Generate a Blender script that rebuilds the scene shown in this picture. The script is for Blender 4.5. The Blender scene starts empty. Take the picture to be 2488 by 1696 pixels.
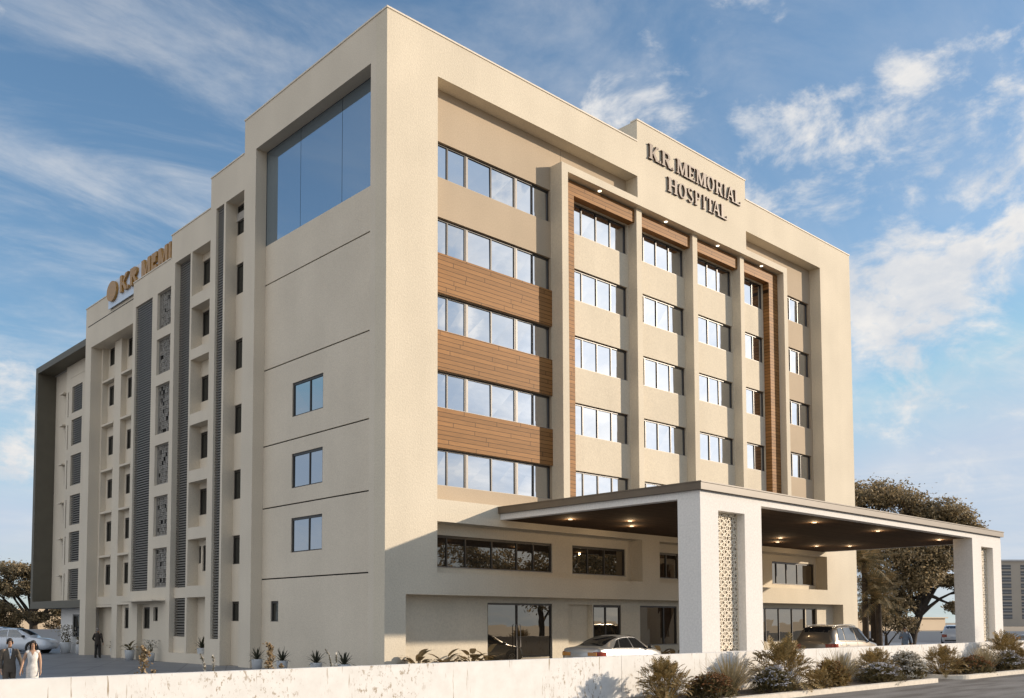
import bpy, bmesh, math, random
from mathutils import Vector, Matrix, noise
PI = math.pi
SC = bpy.context.scene
COL = SC.collection
random.seed(7)

# ------------------------------------------------------------------ helpers
class MB:
    """collects polygons, builds ONE mesh object"""
    def __init__(s): s.v = []; s.f = []; s.m = []; s.mi = 0
    def vert(s, p): s.v.append(tuple(p)); return len(s.v) - 1
    def face(s, pts, mi=None):
        b = len(s.v); s.v.extend(tuple(p) for p in pts); s.f.append(list(range(b, b + len(pts)))); s.m.append(s.mi if mi is None else mi)
    def grid(s, rows, close=False):
        b = len(s.v); n = len(rows[0])
        for r in rows: s.v.extend(tuple(p) for p in r)
        for i in range(len(rows) - 1):
            for j in range(n if close else n - 1):
                k = (j + 1) % n
                s.f.append([b + i * n + j, b + i * n + k, b + (i + 1) * n + k, b + (i + 1) * n + j]); s.m.append(s.mi)
    def box(s, x0, x1, y0, y1, z0, z1):
        b = len(s.v)
        s.v += [(x0, y0, z0), (x1, y0, z0), (x1, y1, z0), (x0, y1, z0), (x0, y0, z1), (x1, y0, z1), (x1, y1, z1), (x0, y1, z1)]
        for q in ((0, 3, 2, 1), (4, 5, 6, 7), (0, 1, 5, 4), (1, 2, 6, 5), (2, 3, 7, 6), (3, 0, 4, 7)):
            s.f.append([b + i for i in q]); s.m.append(s.mi)
    def obox(s, o, u0, u1, d0, d1, z0, z1):
        if o == 'f': s.box(u0, u1, d0, d1, z0, z1)
        else: s.box(d0, d1, u0, u1, z0, z1)
    def prism(s, poly, fn, d0, d1):
        """poly: list of 2-D points, fn(a,b,d)->3-D"""
        n = len(poly); b = len(s.v)
        s.v += [tuple(fn(a, c, d0)) for a, c in poly] + [tuple(fn(a, c, d1)) for a, c in poly]
        s.f.append(list(range(b, b + n))); s.m.append(s.mi)
        s.f.append(list(range(b + 2 * n - 1, b + n - 1, -1))); s.m.append(s.mi)
        for i in range(n):
            j = (i + 1) % n
            s.f.append([b + i, b + n + i, b + n + j, b + j]); s.m.append(s.mi)
    def tube(s, pts, rad, n=8, cap=True):
        pts = [Vector(p) for p in pts]; rows = []
        for i, p in enumerate(pts):
            t = (pts[min(i + 1, len(pts) - 1)] - pts[max(i - 1, 0)]).normalized()
            a = t.orthogonal().normalized() if abs(t.z) > .9 else t.cross(Vector((0, 0, 1))).normalized()
            if abs(t.z) > .9: a = (Vector((1, 0, 0)) - t * t.x).normalized()
            c = t.cross(a)
            r = rad[i] if isinstance(rad, (list, tuple)) else rad
            rows.append([p + a * (r * math.cos(2 * PI * k / n)) + c * (r * math.sin(2 * PI * k / n)) for k in range(n)])
        s.grid(rows, True)
        if cap: s.face(list(reversed(rows[0]))); s.face(rows[-1])
    def lathe(s, prof, n=16, c=(0, 0, 0), axis='z'):
        rows = []
        for r, h in prof:
            row = []
            for k in range(n):
                a = 2 * PI * k / n; x, y = r * math.cos(a), r * math.sin(a)
                row.append((c[0] + x, c[1] + y, c[2] + h) if axis == 'z' else (c[0] + x, c[1] + h, c[2] + y))
            rows.append(row)
        s.grid(rows, True)
    def ell(s, c, r, nu=10, nv=7):
        rows = []
        for i in range(nv + 1):
            t = PI * i / nv; q = max(math.sin(t), .02)
            rows.append([(c[0] + r[0] * q * math.cos(2 * PI * k / nu), c[1] + r[1] * q * math.sin(2 * PI * k / nu), c[2] - r[2] * math.cos(t)) for k in range(nu)])
        s.grid(rows, True)
    def build(s, name, mat, parent=None, smooth=False, fix=True, weld=False):
        me = bpy.data.meshes.new(name); me.from_pydata(s.v, [], s.f)
        mats = mat if isinstance(mat, (list, tuple)) else [mat]
        for m in mats: me.materials.append(m)
        if len(mats) > 1: me.polygons.foreach_set('material_index', s.m)
        if fix or weld:
            bm = bmesh.new(); bm.from_mesh(me)
            if weld: bmesh.ops.remove_doubles(bm, verts=bm.verts, dist=1e-5)
            if fix: bmesh.ops.recalc_face_normals(bm, faces=bm.faces)
            bm.to_mesh(me); bm.free()
        if smooth: me.polygons.foreach_set('use_smooth', [True] * len(me.polygons))
        me.update()
        o = bpy.data.objects.new(name, me); COL.objects.link(o)
        if parent: o.parent = parent
        return o

def wall(mb, o, u0, u1, z0, z1, d0, d1, holes):
    """a slab with rectangular holes, one clean mesh (front, back and reveals)"""
    us = sorted({u0, u1} | {min(max(q, u0), u1) for h in holes for q in h[:2]})
    zs = sorted({z0, z1} | {min(max(q, z0), z1) for h in holes for q in h[2:]})
    def solid(i, j):
        if i < 0 or j < 0 or i >= len(us) - 1 or j >= len(zs) - 1: return False
        a, b = (us[i] + us[i + 1]) / 2, (zs[j] + zs[j + 1]) / 2
        return not any(h[0] < a < h[1] and h[2] < b < h[3] for h in holes)
    P = (lambda u, d, z: (u, d, z)) if o == 'f' else (lambda u, d, z: (d, u, z))
    idx = {}
    def V(u, d, z):
        p = P(u, d, z)
        if p not in idx: idx[p] = mb.vert(p)
        return idx[p]
    def q(*c):
        mb.f.append([V(*p) for p in c]); mb.m.append(mb.mi)
    for i in range(len(us) - 1):
        for j in range(len(zs) - 1):
            if not solid(i, j): continue
            a, b, c, d = us[i], us[i + 1], zs[j], zs[j + 1]
            q((a, d0, c), (b, d0, c), (b, d0, d), (a, d0, d)); q((a, d1, c), (a, d1, d), (b, d1, d), (b, d1, c))
            if not solid(i - 1, j): q((a, d0, c), (a, d0, d), (a, d1, d), (a, d1, c))
            if not solid(i + 1, j): q((b, d0, c), (b, d1, c), (b, d1, d), (b, d0, d))
            if not solid(i, j - 1): q((a, d0, c), (a, d1, c), (b, d1, c), (b, d0, c))
            if not solid(i, j + 1): q((a, d0, d), (b, d0, d), (b, d1, d), (a, d1, d))

def tag(o, label, cat, group=None, kind=None):
    o['label'] = label; o['category'] = cat
    if group: o['group'] = group
    if kind: o['kind'] = kind
    return o
def struct(o): o['kind'] = 'structure'; return o
def empty(name, loc, rz=0, label=None, cat=None, group=None):
    o = bpy.data.objects.new(name, None); COL.objects.link(o); o.location = loc; o.rotation_euler = (0, 0, rz)
    o.empty_display_size = .3
    if label: tag(o, label, cat, group)
    return o
def copy_tree(o, parent=None):
    c = o.copy(); COL.objects.link(c)
    if parent: c.parent = parent
    for ch in list(o.children): copy_tree(ch, c)
    return c

# ------------------------------------------------------------------ materials
def NT(name):
    m = bpy.data.materials.new(name); m.use_nodes = True; nt = m.node_tree; nt.nodes.clear()
    return m, nt
def nd(nt, t, **k):
    n = nt.nodes.new(t)
    for a, v in k.items():
        if a.startswith('i_'): n.inputs[a[2:].replace('_', ' ')].default_value = v
        else: setattr(n, a, v)
    return n
def c4(c): return (c[0], c[1], c[2], 1)
def ramp(nt, stops, interp='LINEAR'):
    r = nd(nt, 'ShaderNodeValToRGB'); e = r.color_ramp.elements; r.color_ramp.interpolation = interp
    while len(e) < len(stops): e.new(.5)
    for i, (p, c) in enumerate(stops): e[i].position = p; e[i].color = c4(c) if len(c) == 3 else c
    return r
def mapping(nt, scale=(1, 1, 1), coord='Object', rot=(0, 0, 0)):
    t = nd(nt, 'ShaderNodeTexCoord'); m = nd(nt, 'ShaderNodeMapping'); m.inputs['Scale'].default_value = scale; m.inputs['Rotation'].default_value = rot
    nt.links.new(t.outputs[coord], m.inputs['Vector']); return m
def plain(name, col, rough=.7, metal=0., var=.12, scale=6., bump=0., bscale=40., spec=.5, coat=0.):
    """principled with a little procedural colour variation and bump"""
    m, nt = NT(name); L = nt.links.new
    out = nd(nt, 'ShaderNodeOutputMaterial'); b = nd(nt, 'ShaderNodeBsdfPrincipled')
    b.inputs['Roughness'].default_value = rough; b.inputs['Metallic'].default_value = metal; b.inputs['Specular IOR Level'].default_value = spec
    if coat: b.inputs['Coat Weight'].default_value = coat; b.inputs['Coat Roughness'].default_value = .04
    mp = mapping(nt); n = nd(nt, 'ShaderNodeTexNoise'); n.inputs['Scale'].default_value = scale; n.inputs['Detail'].default_value = 5
    L(mp.outputs[0], n.inputs['Vector'])
    lo = [max(0, q * (1 - var)) for q in col]; hi = [min(1, q * (1 + var)) for q in col]
    r = ramp(nt, [(.3, lo), (.7, hi)]); L(n.outputs[0], r.inputs[0]); L(r.outputs[0], b.inputs['Base Color'])
    if bump:
        n2 = nd(nt, 'ShaderNodeTexNoise'); n2.inputs['Scale'].default_value = bscale; n2.inputs['Detail'].default_value = 4
        L(mp.outputs[0], n2.inputs['Vector'])
        bp = nd(nt, 'ShaderNodeBump'); bp.inputs['Strength'].default_value = bump; bp.inputs['Distance'].default_value = .02
        L(n2.outputs[0], bp.inputs['Height']); L(bp.outputs[0], b.inputs['Normal'])
    L(b.outputs[0], out.inputs[0]); return m
def leafmat(name, cols, rough=.6, trans=.25):
    """foliage: colour varies leaf by leaf"""
    m, nt = NT(name); L = nt.links.new
    out = nd(nt, 'ShaderNodeOutputMaterial'); g = nd(nt, 'ShaderNodeNewGeometry')
    r = ramp(nt, [(i / max(1, len(cols) - 1), c) for i, c in enumerate(cols)]); L(g.outputs['Random Per Island'], r.inputs[0])
    d = nd(nt, 'ShaderNodeBsdfPrincipled'); d.inputs['Roughness'].default_value = rough; d.inputs['Specular IOR Level'].default_value = .3
    t = nd(nt, 'ShaderNodeBsdfTranslucent'); mx = nd(nt, 'ShaderNodeMixShader'); mx.inputs[0].default_value = trans
    L(r.outputs[0], d.inputs['Base Color']); L(r.outputs[0], t.inputs[0]); L(d.outputs[0], mx.inputs[1]); L(t.outputs[0], mx.inputs[2]); L(mx.outputs[0], out.inputs[0])
    return m
def glassmat(name, dark, refl, fac, rough=.006):
    """coated facade glass: a mirror layer over a dark room, waviness in the panes"""
    m, nt = NT(name); L = nt.links.new
    out = nd(nt, 'ShaderNodeOutputMaterial'); d = nd(nt, 'ShaderNodeBsdfDiffuse'); d.inputs[0].default_value = c4(dark)
    g = nd(nt, 'ShaderNodeBsdfGlossy'); g.inputs[0].default_value = c4(refl); g.inputs['Roughness'].default_value = rough
    lw = nd(nt, 'ShaderNodeLayerWeight'); lw.inputs[0].default_value = .25
    mr = nd(nt, 'ShaderNodeMapRange'); mr.inputs[3].default_value = fac; mr.inputs[4].default_value = min(1, fac + .35); L(lw.outputs['Fresnel'], mr.inputs[0])
    mp = mapping(nt); n = nd(nt, 'ShaderNodeTexNoise'); n.inputs['Scale'].default_value = .9; L(mp.outputs[0], n.inputs['Vector'])
    bp = nd(nt, 'ShaderNodeBump'); bp.inputs['Strength'].default_value = .02; bp.inputs['Distance'].default_value = .05; L(n.outputs[0], bp.inputs['Height']); L(bp.outputs[0], g.inputs['Normal'])
    mx = nd(nt, 'ShaderNodeMixShader'); L(mr.outputs[0], mx.inputs[0]); L(d.outputs[0], mx.inputs[1]); L(g.outputs[0], mx.inputs[2]); L(mx.outputs[0], out.inputs[0])
    return m
def stucco(name, col, var=.05, bump=.35, bscale=14, stain=.06):
    m, nt = NT(name); L = nt.links.new
    out = nd(nt, 'ShaderNodeOutputMaterial'); b = nd(nt, 'ShaderNodeBsdfPrincipled'); b.inputs['Roughness'].default_value = .9; b.inputs['Specular IOR Level'].default_value = .25
    mp = mapping(nt); a = nd(nt, 'ShaderNodeTexNoise'); a.inputs['Scale'].default_value = .35; a.inputs['Detail'].default_value = 6; L(mp.outputs[0], a.inputs['Vector'])
    r = ramp(nt, [(.3, [q * (1 - var) for q in col]), (.7, [min(1, q * (1 + var)) for q in col])]); L(a.outputs[0], r.inputs[0])
    # faint vertical rain marks
    mp2 = mapping(nt, (.45, .45, .03)); s = nd(nt, 'ShaderNodeTexNoise'); s.inputs['Scale'].default_value = 1.6; s.inputs['Detail'].default_value = 4; L(mp2.outputs[0], s.inputs['Vector'])
    r2 = ramp(nt, [(.30, (1 - stain,) * 3), (.70, (1, 1, 1))]); L(s.outputs[0], r2.inputs[0])
    mu = nd(nt, 'ShaderNodeMixRGB', blend_type='MULTIPLY'); mu.inputs[0].default_value = 1; L(r.outputs[0], mu.inputs[1]); L(r2.outputs[0], mu.inputs[2])
    n3 = nd(nt, 'ShaderNodeTexNoise'); n3.inputs['Scale'].default_value = bscale; n3.inputs['Detail'].default_value = 8; n3.inputs['Roughness'].default_value = .65; L(mp.outputs[0], n3.inputs['Vector'])
    r3 = ramp(nt, [(.36, (.865,) * 3), (.64, (1.0,) * 3)]); L(n3.outputs[0], r3.inputs[0])
    m3 = nd(nt, 'ShaderNodeMixRGB', blend_type='MULTIPLY'); m3.inputs[0].default_value = 1; L(mu.outputs[0], m3.inputs[1]); L(r3.outputs[0], m3.inputs[2])
    L(m3.outputs[0], b.inputs['Base Color'])
    bp = nd(nt, 'ShaderNodeBump'); bp.inputs['Strength'].default_value = bump; bp.inputs['Distance'].default_value = .015; L(n3.outputs[0], bp.inputs['Height']); L(bp.outputs[0], b.inputs['Normal'])
    L(b.outputs[0], out.inputs[0]); return m
def wood(name, col, pitch=.2, axis='z', groove=.35, var=.22, rough=.55):
    """horizontal boards: grooves by pitch, tone board by board, grain along the board"""
    m, nt = NT(name); L = nt.links.new
    out = nd(nt, 'ShaderNodeOutputMaterial'); b = nd(nt, 'ShaderNodeBsdfPrincipled'); b.inputs['Roughness'].default_value = rough; b.inputs['Specular IOR Level'].default_value = .12
    t = nd(nt, 'ShaderNodeTexCoord'); sp = nd(nt, 'ShaderNodeSeparateXYZ'); L(t.outputs['Object'], sp.inputs[0])
    k = {'x': 0, 'y': 1, 'z': 2}[axis]
    dv = nd(nt, 'ShaderNodeMath', operation='DIVIDE'); L(sp.outputs[k], dv.inputs[0]); dv.inputs[1].default_value = pitch
    fr = nd(nt, 'ShaderNodeMath', operation='FRACT'); L(dv.outputs[0], fr.inputs[0]); fl = nd(nt, 'ShaderNodeMath', operation='FLOOR'); L(dv.outputs[0], fl.inputs[0])
    wn = nd(nt, 'ShaderNodeTexWhiteNoise', noise_dimensions='1D'); L(fl.outputs[0], wn.inputs['W'])
    sc = {'x': (30, 2, 2), 'y': (2, 30, 2), 'z': (1.5, 1.5, 28)}[axis]
    mp = mapping(nt, sc); n = nd(nt, 'ShaderNodeTexNoise'); n.inputs['Scale'].default_value = 1.; n.inputs['Detail'].default_value = 8; L(mp.outputs[0], n.inputs['Vector'])
    r = ramp(nt, [(.25, [q * (1 - var) for q in col]), (.75, [min(1, q * (1 + var)) for q in col])]); L(n.outputs[0], r.inputs[0])
    mr = nd(nt, 'ShaderNodeMapRange'); mr.inputs[3].default_value = .82; mr.inputs[4].default_value = 1.12; L(wn.outputs['Value'], mr.inputs[0])
    mu = nd(nt, 'ShaderNodeMixRGB', blend_type='MULTIPLY'); mu.inputs[0].default_value = 1; L(r.outputs[0], mu.inputs[1]); L(mr.outputs[0], mu.inputs[2])
    g = nd(nt, 'ShaderNodeMath', operation='LESS_THAN'); L(fr.outputs[0], g.inputs[0]); g.inputs[1].default_value = .12
    ju = nd(nt, 'ShaderNodeMath', operation='MULTIPLY_ADD'); L(wn.outputs['Value'], ju.inputs[0]); ju.inputs[1].default_value = 3.7; L(sp.outputs[0], ju.inputs[2])
    jd = nd(nt, 'ShaderNodeMath', operation='DIVIDE'); L(ju.outputs[0], jd.inputs[0]); jd.inputs[1].default_value = 3.4; jf = nd(nt, 'ShaderNodeMath', operation='FRACT'); L(jd.outputs[0], jf.inputs[0])
    jl = nd(nt, 'ShaderNodeMath', operation='LESS_THAN'); L(jf.outputs[0], jl.inputs[0]); jl.inputs[1].default_value = .008; gg = nd(nt, 'ShaderNodeMath', operation='MAXIMUM'); L(g.outputs[0], gg.inputs[0]); L(jl.outputs[0], gg.inputs[1]); g = gg
    dk = nd(nt, 'ShaderNodeMixRGB', blend_type='MIX'); L(g.outputs[0], dk.inputs[0]); L(mu.outputs[0], dk.inputs[1]); dk.inputs[2].default_value = c4([q * groove for q in col])
    L(dk.outputs[0], b.inputs['Base Color']); L(b.outputs[0], out.inputs[0]); return m
def emit(name, col, st):
    m, nt = NT(name); out = nd(nt, 'ShaderNodeOutputMaterial'); e = nd(nt, 'ShaderNodeEmission'); e.inputs[0].default_value = c4(col); e.inputs[1].default_value = st
    nt.links.new(e.outputs[0], out.inputs[0]); return m

M = {}
M['cream'] = stucco('cream_stucco', (.72, .645, .515), bump=.9)
M['cream2'] = stucco('cream_stucco_side', (.745, .665, .545), bump=.7, bscale=20)
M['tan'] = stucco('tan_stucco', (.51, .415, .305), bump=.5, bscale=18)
M['white'] = stucco('white_plaster', (.83, .805, .77), var=.03, bump=.15, stain=.04)
M['oak'] = wood('oak_cladding', (.30, .15, .055), .19, groove=.16)
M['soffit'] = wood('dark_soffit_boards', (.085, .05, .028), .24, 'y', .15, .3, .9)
M['fascia'] = plain('bronze_fascia', (.135, .10, .066), .45, .0, .08, 2)
M['frame'] = plain('dark_window_metal', (.032, .027, .023), .4, .0, .1)
M['alu'] = plain('grey_mullion', (.30, .27, .24), .45, .0, .06)
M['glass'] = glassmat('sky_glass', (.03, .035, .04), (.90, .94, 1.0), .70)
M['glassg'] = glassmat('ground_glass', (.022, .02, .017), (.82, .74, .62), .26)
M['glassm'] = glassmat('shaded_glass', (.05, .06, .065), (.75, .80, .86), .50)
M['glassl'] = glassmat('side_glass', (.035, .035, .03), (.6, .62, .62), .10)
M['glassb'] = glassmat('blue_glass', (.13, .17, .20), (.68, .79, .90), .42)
M['slat'] = plain('grey_louvre', (.155, .142, .122), .5, 0, .08)
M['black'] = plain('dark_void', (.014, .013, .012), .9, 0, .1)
M['olive'] = plain('olive_grey_panel', (.115, .102, .075), .6, 0, .06, 1.5)
M['screen'] = plain('grey_screen', (.34, .315, .28), .6, 0, .08)
M['lattice'] = plain('ivory_lattice', (.78, .70, .57), .6, 0, .05)
M['coping'] = plain('coping_stone', (.70, .63, .53), .7, 0, .05)
M['bronze'] = plain('bronze_letters', (.10, .053, .026), .5, .0, .15)
M['gold'] = plain('gold_letters', (.42, .22, .05), .40, .0, .15)
M['panelblue'] = plain('pale_sign_panel', (.62, .70, .82), .35, 0, .03)
M['lamp'] = emit('lamp_glow', (1, .85, .65), 2)
M['lamp2'] = emit('soffit_lamp_glow', (1, .74, .48), 1.5)
M['roof'] = plain('roof_screed', (.4, .38, .35), .9)
SUN_E = 3.4; SKY_S = .135; EXPO = .66; CLOUD = 4.2; SKYSAT = 1.06; SKYVAL = .86; SKYTINT = (.95, 1.0, .98)
# azimuth (from +Y towards +X), elevation, inner and outer radius, weight
REGIONS = [(66, 20, 7, 15, 1.08), (71, 12, 2, 7, 1.0), (55, 27, 3, 8, 1.0), (69, 17, 3, 8, .95), (60, 35, 2, 6, .9), (72, 10, 3, 8, .9), (52, 31, 1, 4, .8), (16, 10, 2, 7, .85), (120, 13, 8, 24, 1.0), (138, 26, 4, 14, .95), (-30, 14, 5, 14, .85), (10, 36, 3, 9, .85), (78, 26, 3, 8, .95)]

# ------------------------------------------------------------------ the hospital
H = empty('hospital_building', (0, 0, 0), 0, 'tall cream hospital block with oak coloured bands, ribbon windows and a stepped shaded side', 'hospital')

RG = random.Random(3)
def window(o, u0, u1, z0, z1, d, mull=(), wide=(), glass='glass', fw=.07, gd=.05, parent=H, name='window', sill=True):
    f = MB()
    f.obox(o, u0, u1, d, d + .09, z1 - fw * 1.2, z1); f.obox(o, u0, u1, d, d + .09, z0, z0 + fw * .6)
    f.obox(o, u0, u0 + fw, d + .002, d + .088, z0 + fw * .6, z1 - fw * 1.2); f.obox(o, u1 - fw, u1, d + .002, d + .088, z0 + fw * .6, z1 - fw * 1.2)
    for q in mull: f.obox(o, q - .035, q + .035, d + .004, d + .086, z0 + fw * .6, z1 - fw * 1.2)
    f.mi = 1
    for q in wide: f.obox(o, q + .036, q + .15, d - .01, d + .08, z0 + fw * .6, z1 - fw * 1.2)
    if sill: f.obox(o, u0, u1, d - .09, d - .004, z0 + .001, z0 + .026)
    w = f.build(name, [M['frame'], M['alu']], parent)
    g = MB(); es = [u0 + .01] + sorted(mull) + [u1 - .01]
    for a_, c_ in zip(es, es[1:]):
        t4 = [RG.uniform(-.006, .006) for _ in range(4)]; PQ = (lambda u, dd, z: (u, dd, z)) if o == 'f' else (lambda u, dd, z: (dd, u, z))
        cs = ((a_, z0 + .01), (c_, z0 + .01), (c_, z1 - .01), (a_, z1 - .01)); F_ = [PQ(u, d + gd + t, z) for (u, z), t in zip(cs, t4)]; B_ = [PQ(u, d + gd + .02 + t, z) for (u, z), t in zip(cs, t4)]
        bb = len(g.v); g.v += F_ + B_
        for q_ in ((0, 1, 2, 3), (7, 6, 5, 4), (0, 4, 5, 1), (1, 5, 6, 2), (2, 6, 7, 3), (3, 7, 4, 0)): g.f.append([bb + k_ for k_ in q_]); g.m.append(0)
    g.build('glass', M[glass], w)
    return w
def rows(w, dzs):
    for dz in dzs:
        c = copy_tree(w, H); c.location.z = dz

ROW = [20.86, 17.60, 14.32, 11.05, 7.78]; WH = 1.55
DZ = [q - ROW[0] for q in ROW[1:]]
# front skin
b = MB()
wall(b, 'f', 0, 38.5, 0, 27.58, 0, .72, [
    (-1, 15.87, 26.45, 30), (25.88, 40, 26.45, 30),
    (2.63, 10.19, 7.08, 24.66), (10.19, 15.87, 23.55, 24.66), (10.62, 30.0, 7.08, 23.19),
    (25.9, 30.41, 23.55, 24.62), (30.41, 34.5, 7.08, 24.62),
    (2.63, 15.93, 4.1, 6.18), (17.33, 34.57, 4.1, 6.18), (1.03, 36.54, -1, 3.21)])
b.build('front_wall', M['cream'], H)
b = MB(); b.box(15.87, 25.88, .721, 1.6, 25.4, 27.58); b.build('parapet_block', M['cream'], H)
b = MB()
for (a, c, z) in ((-.03, 15.868, 26.45), (25.882, 38.53, 26.45), (15.84, 25.91, 27.58)): b.box(a, c, -.035, .40, z, z + .07)
b.box(-.035, .40, .402, 11.43, 26.45, 26.52); b.build('coping', M['coping'], H)
# recessed ribbon-window panels
hol = [(2.9, 10.17, z, z + WH) for z in ROW]
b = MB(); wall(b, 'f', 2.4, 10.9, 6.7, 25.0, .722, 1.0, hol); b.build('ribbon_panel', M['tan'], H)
w = window('f', 2.9, 10.17, ROW[0], ROW[0] + WH, .84, (3.88, 4.90, 6.45, 7.92, 9.08), (4.90, 7.92)); rows(w, DZ)
for z0, z1 in ((15.885, 17.58), (12.615, 14.30), (9.345, 11.03)):
    b = MB(); b.box(2.7, 10.188, .655, .721, z0, z1); b.build('oak_band', M['oak'], H)
hol = [(31.0, 34.3, z, z + WH) for z in ROW]
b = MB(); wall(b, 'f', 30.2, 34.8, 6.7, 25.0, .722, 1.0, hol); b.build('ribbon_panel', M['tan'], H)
w = window('f', 31.0, 34.3, ROW[0], ROW[0] + WH, .84, (32.14, 33.12), ()); rows(w, DZ)
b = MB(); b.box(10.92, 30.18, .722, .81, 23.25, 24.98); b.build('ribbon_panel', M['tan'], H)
# the four bays between the columns
BAY = [(11.5, 16.0, (12.61, 13.71, 14.79)), (16.7, 20.95, (17.52, 18.59, 19.69)), (21.6, 25.6, (22.31, 23.31, 24.32)), (26.2, 28.98, (27.95,))]
hol = [(p, q, z, z + WH) for p, q, _ in BAY for z in ROW]
b = MB(); wall(b, 'f', 10.4, 30.2, 6.7, 23.24, .82, 1.1, hol); b.build('bay_wall', M['cream'], H)
for p, q, mm in BAY: rows(window('f', p, q, ROW[0], ROW[0] + WH, .92, mm), DZ)
for x0, x1 in ((16.12, 16.55), (21.0, 21.43), (25.68, 26.08)):
    b = MB(); b.box(x0, x1, .28, .819, 6.9, 23.188); b.build('column', M['cream'], H)
b = MB()
wall(b, 'f', 10.622, 16.118, 6.9, 23.10, .41, .818, [(11.49, 20, 0, 22.45)])
b.build('oak_frame', M['oak'], H)
for x0, x1 in ((16.552, 20.998), (21.432, 25.678)):
    b = MB(); b.box(x0, x1, .45, .818, 22.45, 23.10); b.build('oak_frame', M['oak'], H)
b = MB(); wall(b, 'f', 26.082, 29.998, 6.9, 23.10, .41, .818, [(20, 29.0, 0, 22.45)]); b.build('oak_frame', M['oak'], H)
for x in (13.27, 18.64, 23.45, 28.03):
    b = MB(); b.lathe([(.001, 23.165), (.085, 23.165), (.09, 23.189)], 14, (x, .30, 0)); b.build('downlight', M['lamp'], H)
# first floor ribbon and ground floor
b = MB(); wall(b, 'f', 2.3, 34.9, 3.9, 6.4, .722, 1.0, [(2.9, 10.17, 4.38, 5.72), (11.55, 15.5, 4.38, 5.72), (18.28, 19.95, 4.38, 5.72), (22.5, 26.6, 4.38, 5.72), (29.3, 34.3, 4.38, 5.72)])
b.build('first_floor_wall', M['cream'], H)
for u0, u1, mm in ((2.9, 10.17, (3.81, 4.86, 6.4, 7.93, 8.99)), (11.55, 15.5, (12.72, 13.95)), (18.28, 19.95, (18.95,)), (22.5, 26.6, (23.8, 25.2)), (29.3, 34.3, (29.9, 31.08, 32.36))):
    window('f', u0, u1, 4.38, 5.72, .78, mm, (), 'glassg', .09)
b = MB(); wall(b, 'f', .9, 36.8, 0, 3.4, .68, 1.0, [(6.03, 10.1, -1, 2.95), (11.2, 12.9, -1, 2.94), (12.97, 15.07, -1, 2.94), (16.57, 19.69, .95, 2.94), (24, 33.0, .95, 2.94), (33.1, 34.45, .95, 2.94)])
b.build('ground_floor_wall', M['cream'], H)
b = MB(); b.box(1.0, 36.56, .95, 4.0, 0, 3.3); b.build('lobby_back', M['cream'], H)
door = window('f', 6.03, 10.1, 0, 2.95, .72, (7.88,), (), 'glassg', .07, name='entrance_door', sill=False)
for x in (7.76, 8.0):
    b = MB(); b.tube([(x, .70, 1.0), (x, .64, 1.02), (x, .64, 1.98), (x, .70, 2.0)], .018, 6); b.build('handle', M['alu'], door, True)
window('f', 12.97, 15.07, 0, 2.94, .72, (13.95,), (), 'glassg', .1, sill=False)
window('f', 16.57, 19.69, .95, 2.94, .72, (18.6,), (), 'glassg', .07)
window('f', 24, 33.0, .95, 2.94, .72, (25.5, 27, 28.51, 29.99, 31.52), (), 'glassg', .05)
window('f', 33.1, 34.45, .95, 2.94, .80, (), (), 'glassg', .05)
# far flank, roof, rear
b = MB(); wall(b, 'l', .722, 30, 0, 26.45, 38.0, 38.5, []); b.build('flank_wall', M['cream'], H)
b = MB(); b.box(.6, 38, 1.2, 11.2, 25.3, 25.6); b.box(.6, 38, 11.2, 19, 22.2, 22.6); b.box(1.5, 38, 19, 42.5, 20.2, 20.5); b.build('roof', M['roof'], H)
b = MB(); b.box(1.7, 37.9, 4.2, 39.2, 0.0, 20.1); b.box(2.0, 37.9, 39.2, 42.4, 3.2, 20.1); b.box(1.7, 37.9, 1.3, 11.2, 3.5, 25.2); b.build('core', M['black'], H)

# ---- shaded side, tower part
b = MB(); wall(b, 'l', .722, 11.4, 0, 26.45, 0, .58, [(1.07, 10.3, -1, 24.65)]); b.build('tower_frame', M['cream2'], H)
J = [0, 4.11, 7.42, 10.36, 14.0, 18.12, 20.04]
TW = [(5.25, 7.76, 11.38, 12.93), (5.25, 7.76, 8.13, 9.69), (5.25, 7.76, 5.23, 6.78), (8.8, 9.47, 2.14, 3.08)]
for i in range(6):
    b = MB(); wall(b, 'l', .9, 10.45, J[i] + (.03 if i else 0), J[i + 1] - (.03 if i < 5 else 0), .582, .86, [t for t in TW if J[i] < t[2] < J[i + 1]]); b.build('tower_panel', M['cream2'], H)
b = MB(); b.box(.70, .75, .9, 10.5, 0, 20.0); wall(b, 'l', .9, 10.5, .1, 20, .66, .69, [(t[0] - .05, t[1] + .05, t[2] - .05, t[3] + .05) for t in TW]); b.build('joint_backing', M['black'], H)
for t in TW: window('l', t[0], t[1], t[2], t[3], .63, ((t[0] + t[1]) / 2 - .15,) if t[1] - t[0] > 1 else (), (), 'glassm' if t[1] - t[0] > 1 else 'glassl', .09, .04, sill=False)
b = MB()
for y0, y1 in ((.9, 3.935), (3.965, 7.255), (7.285, 10.4)): b.box(.60, .62, y0, y1, 20.0, 24.9)
b.build('picture_window', M['glassb'], H)
b = MB(); b.box(.66, .7, .8, 10.6, 19.9, 25); b.build('window_backing', M['black'], H)
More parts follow.
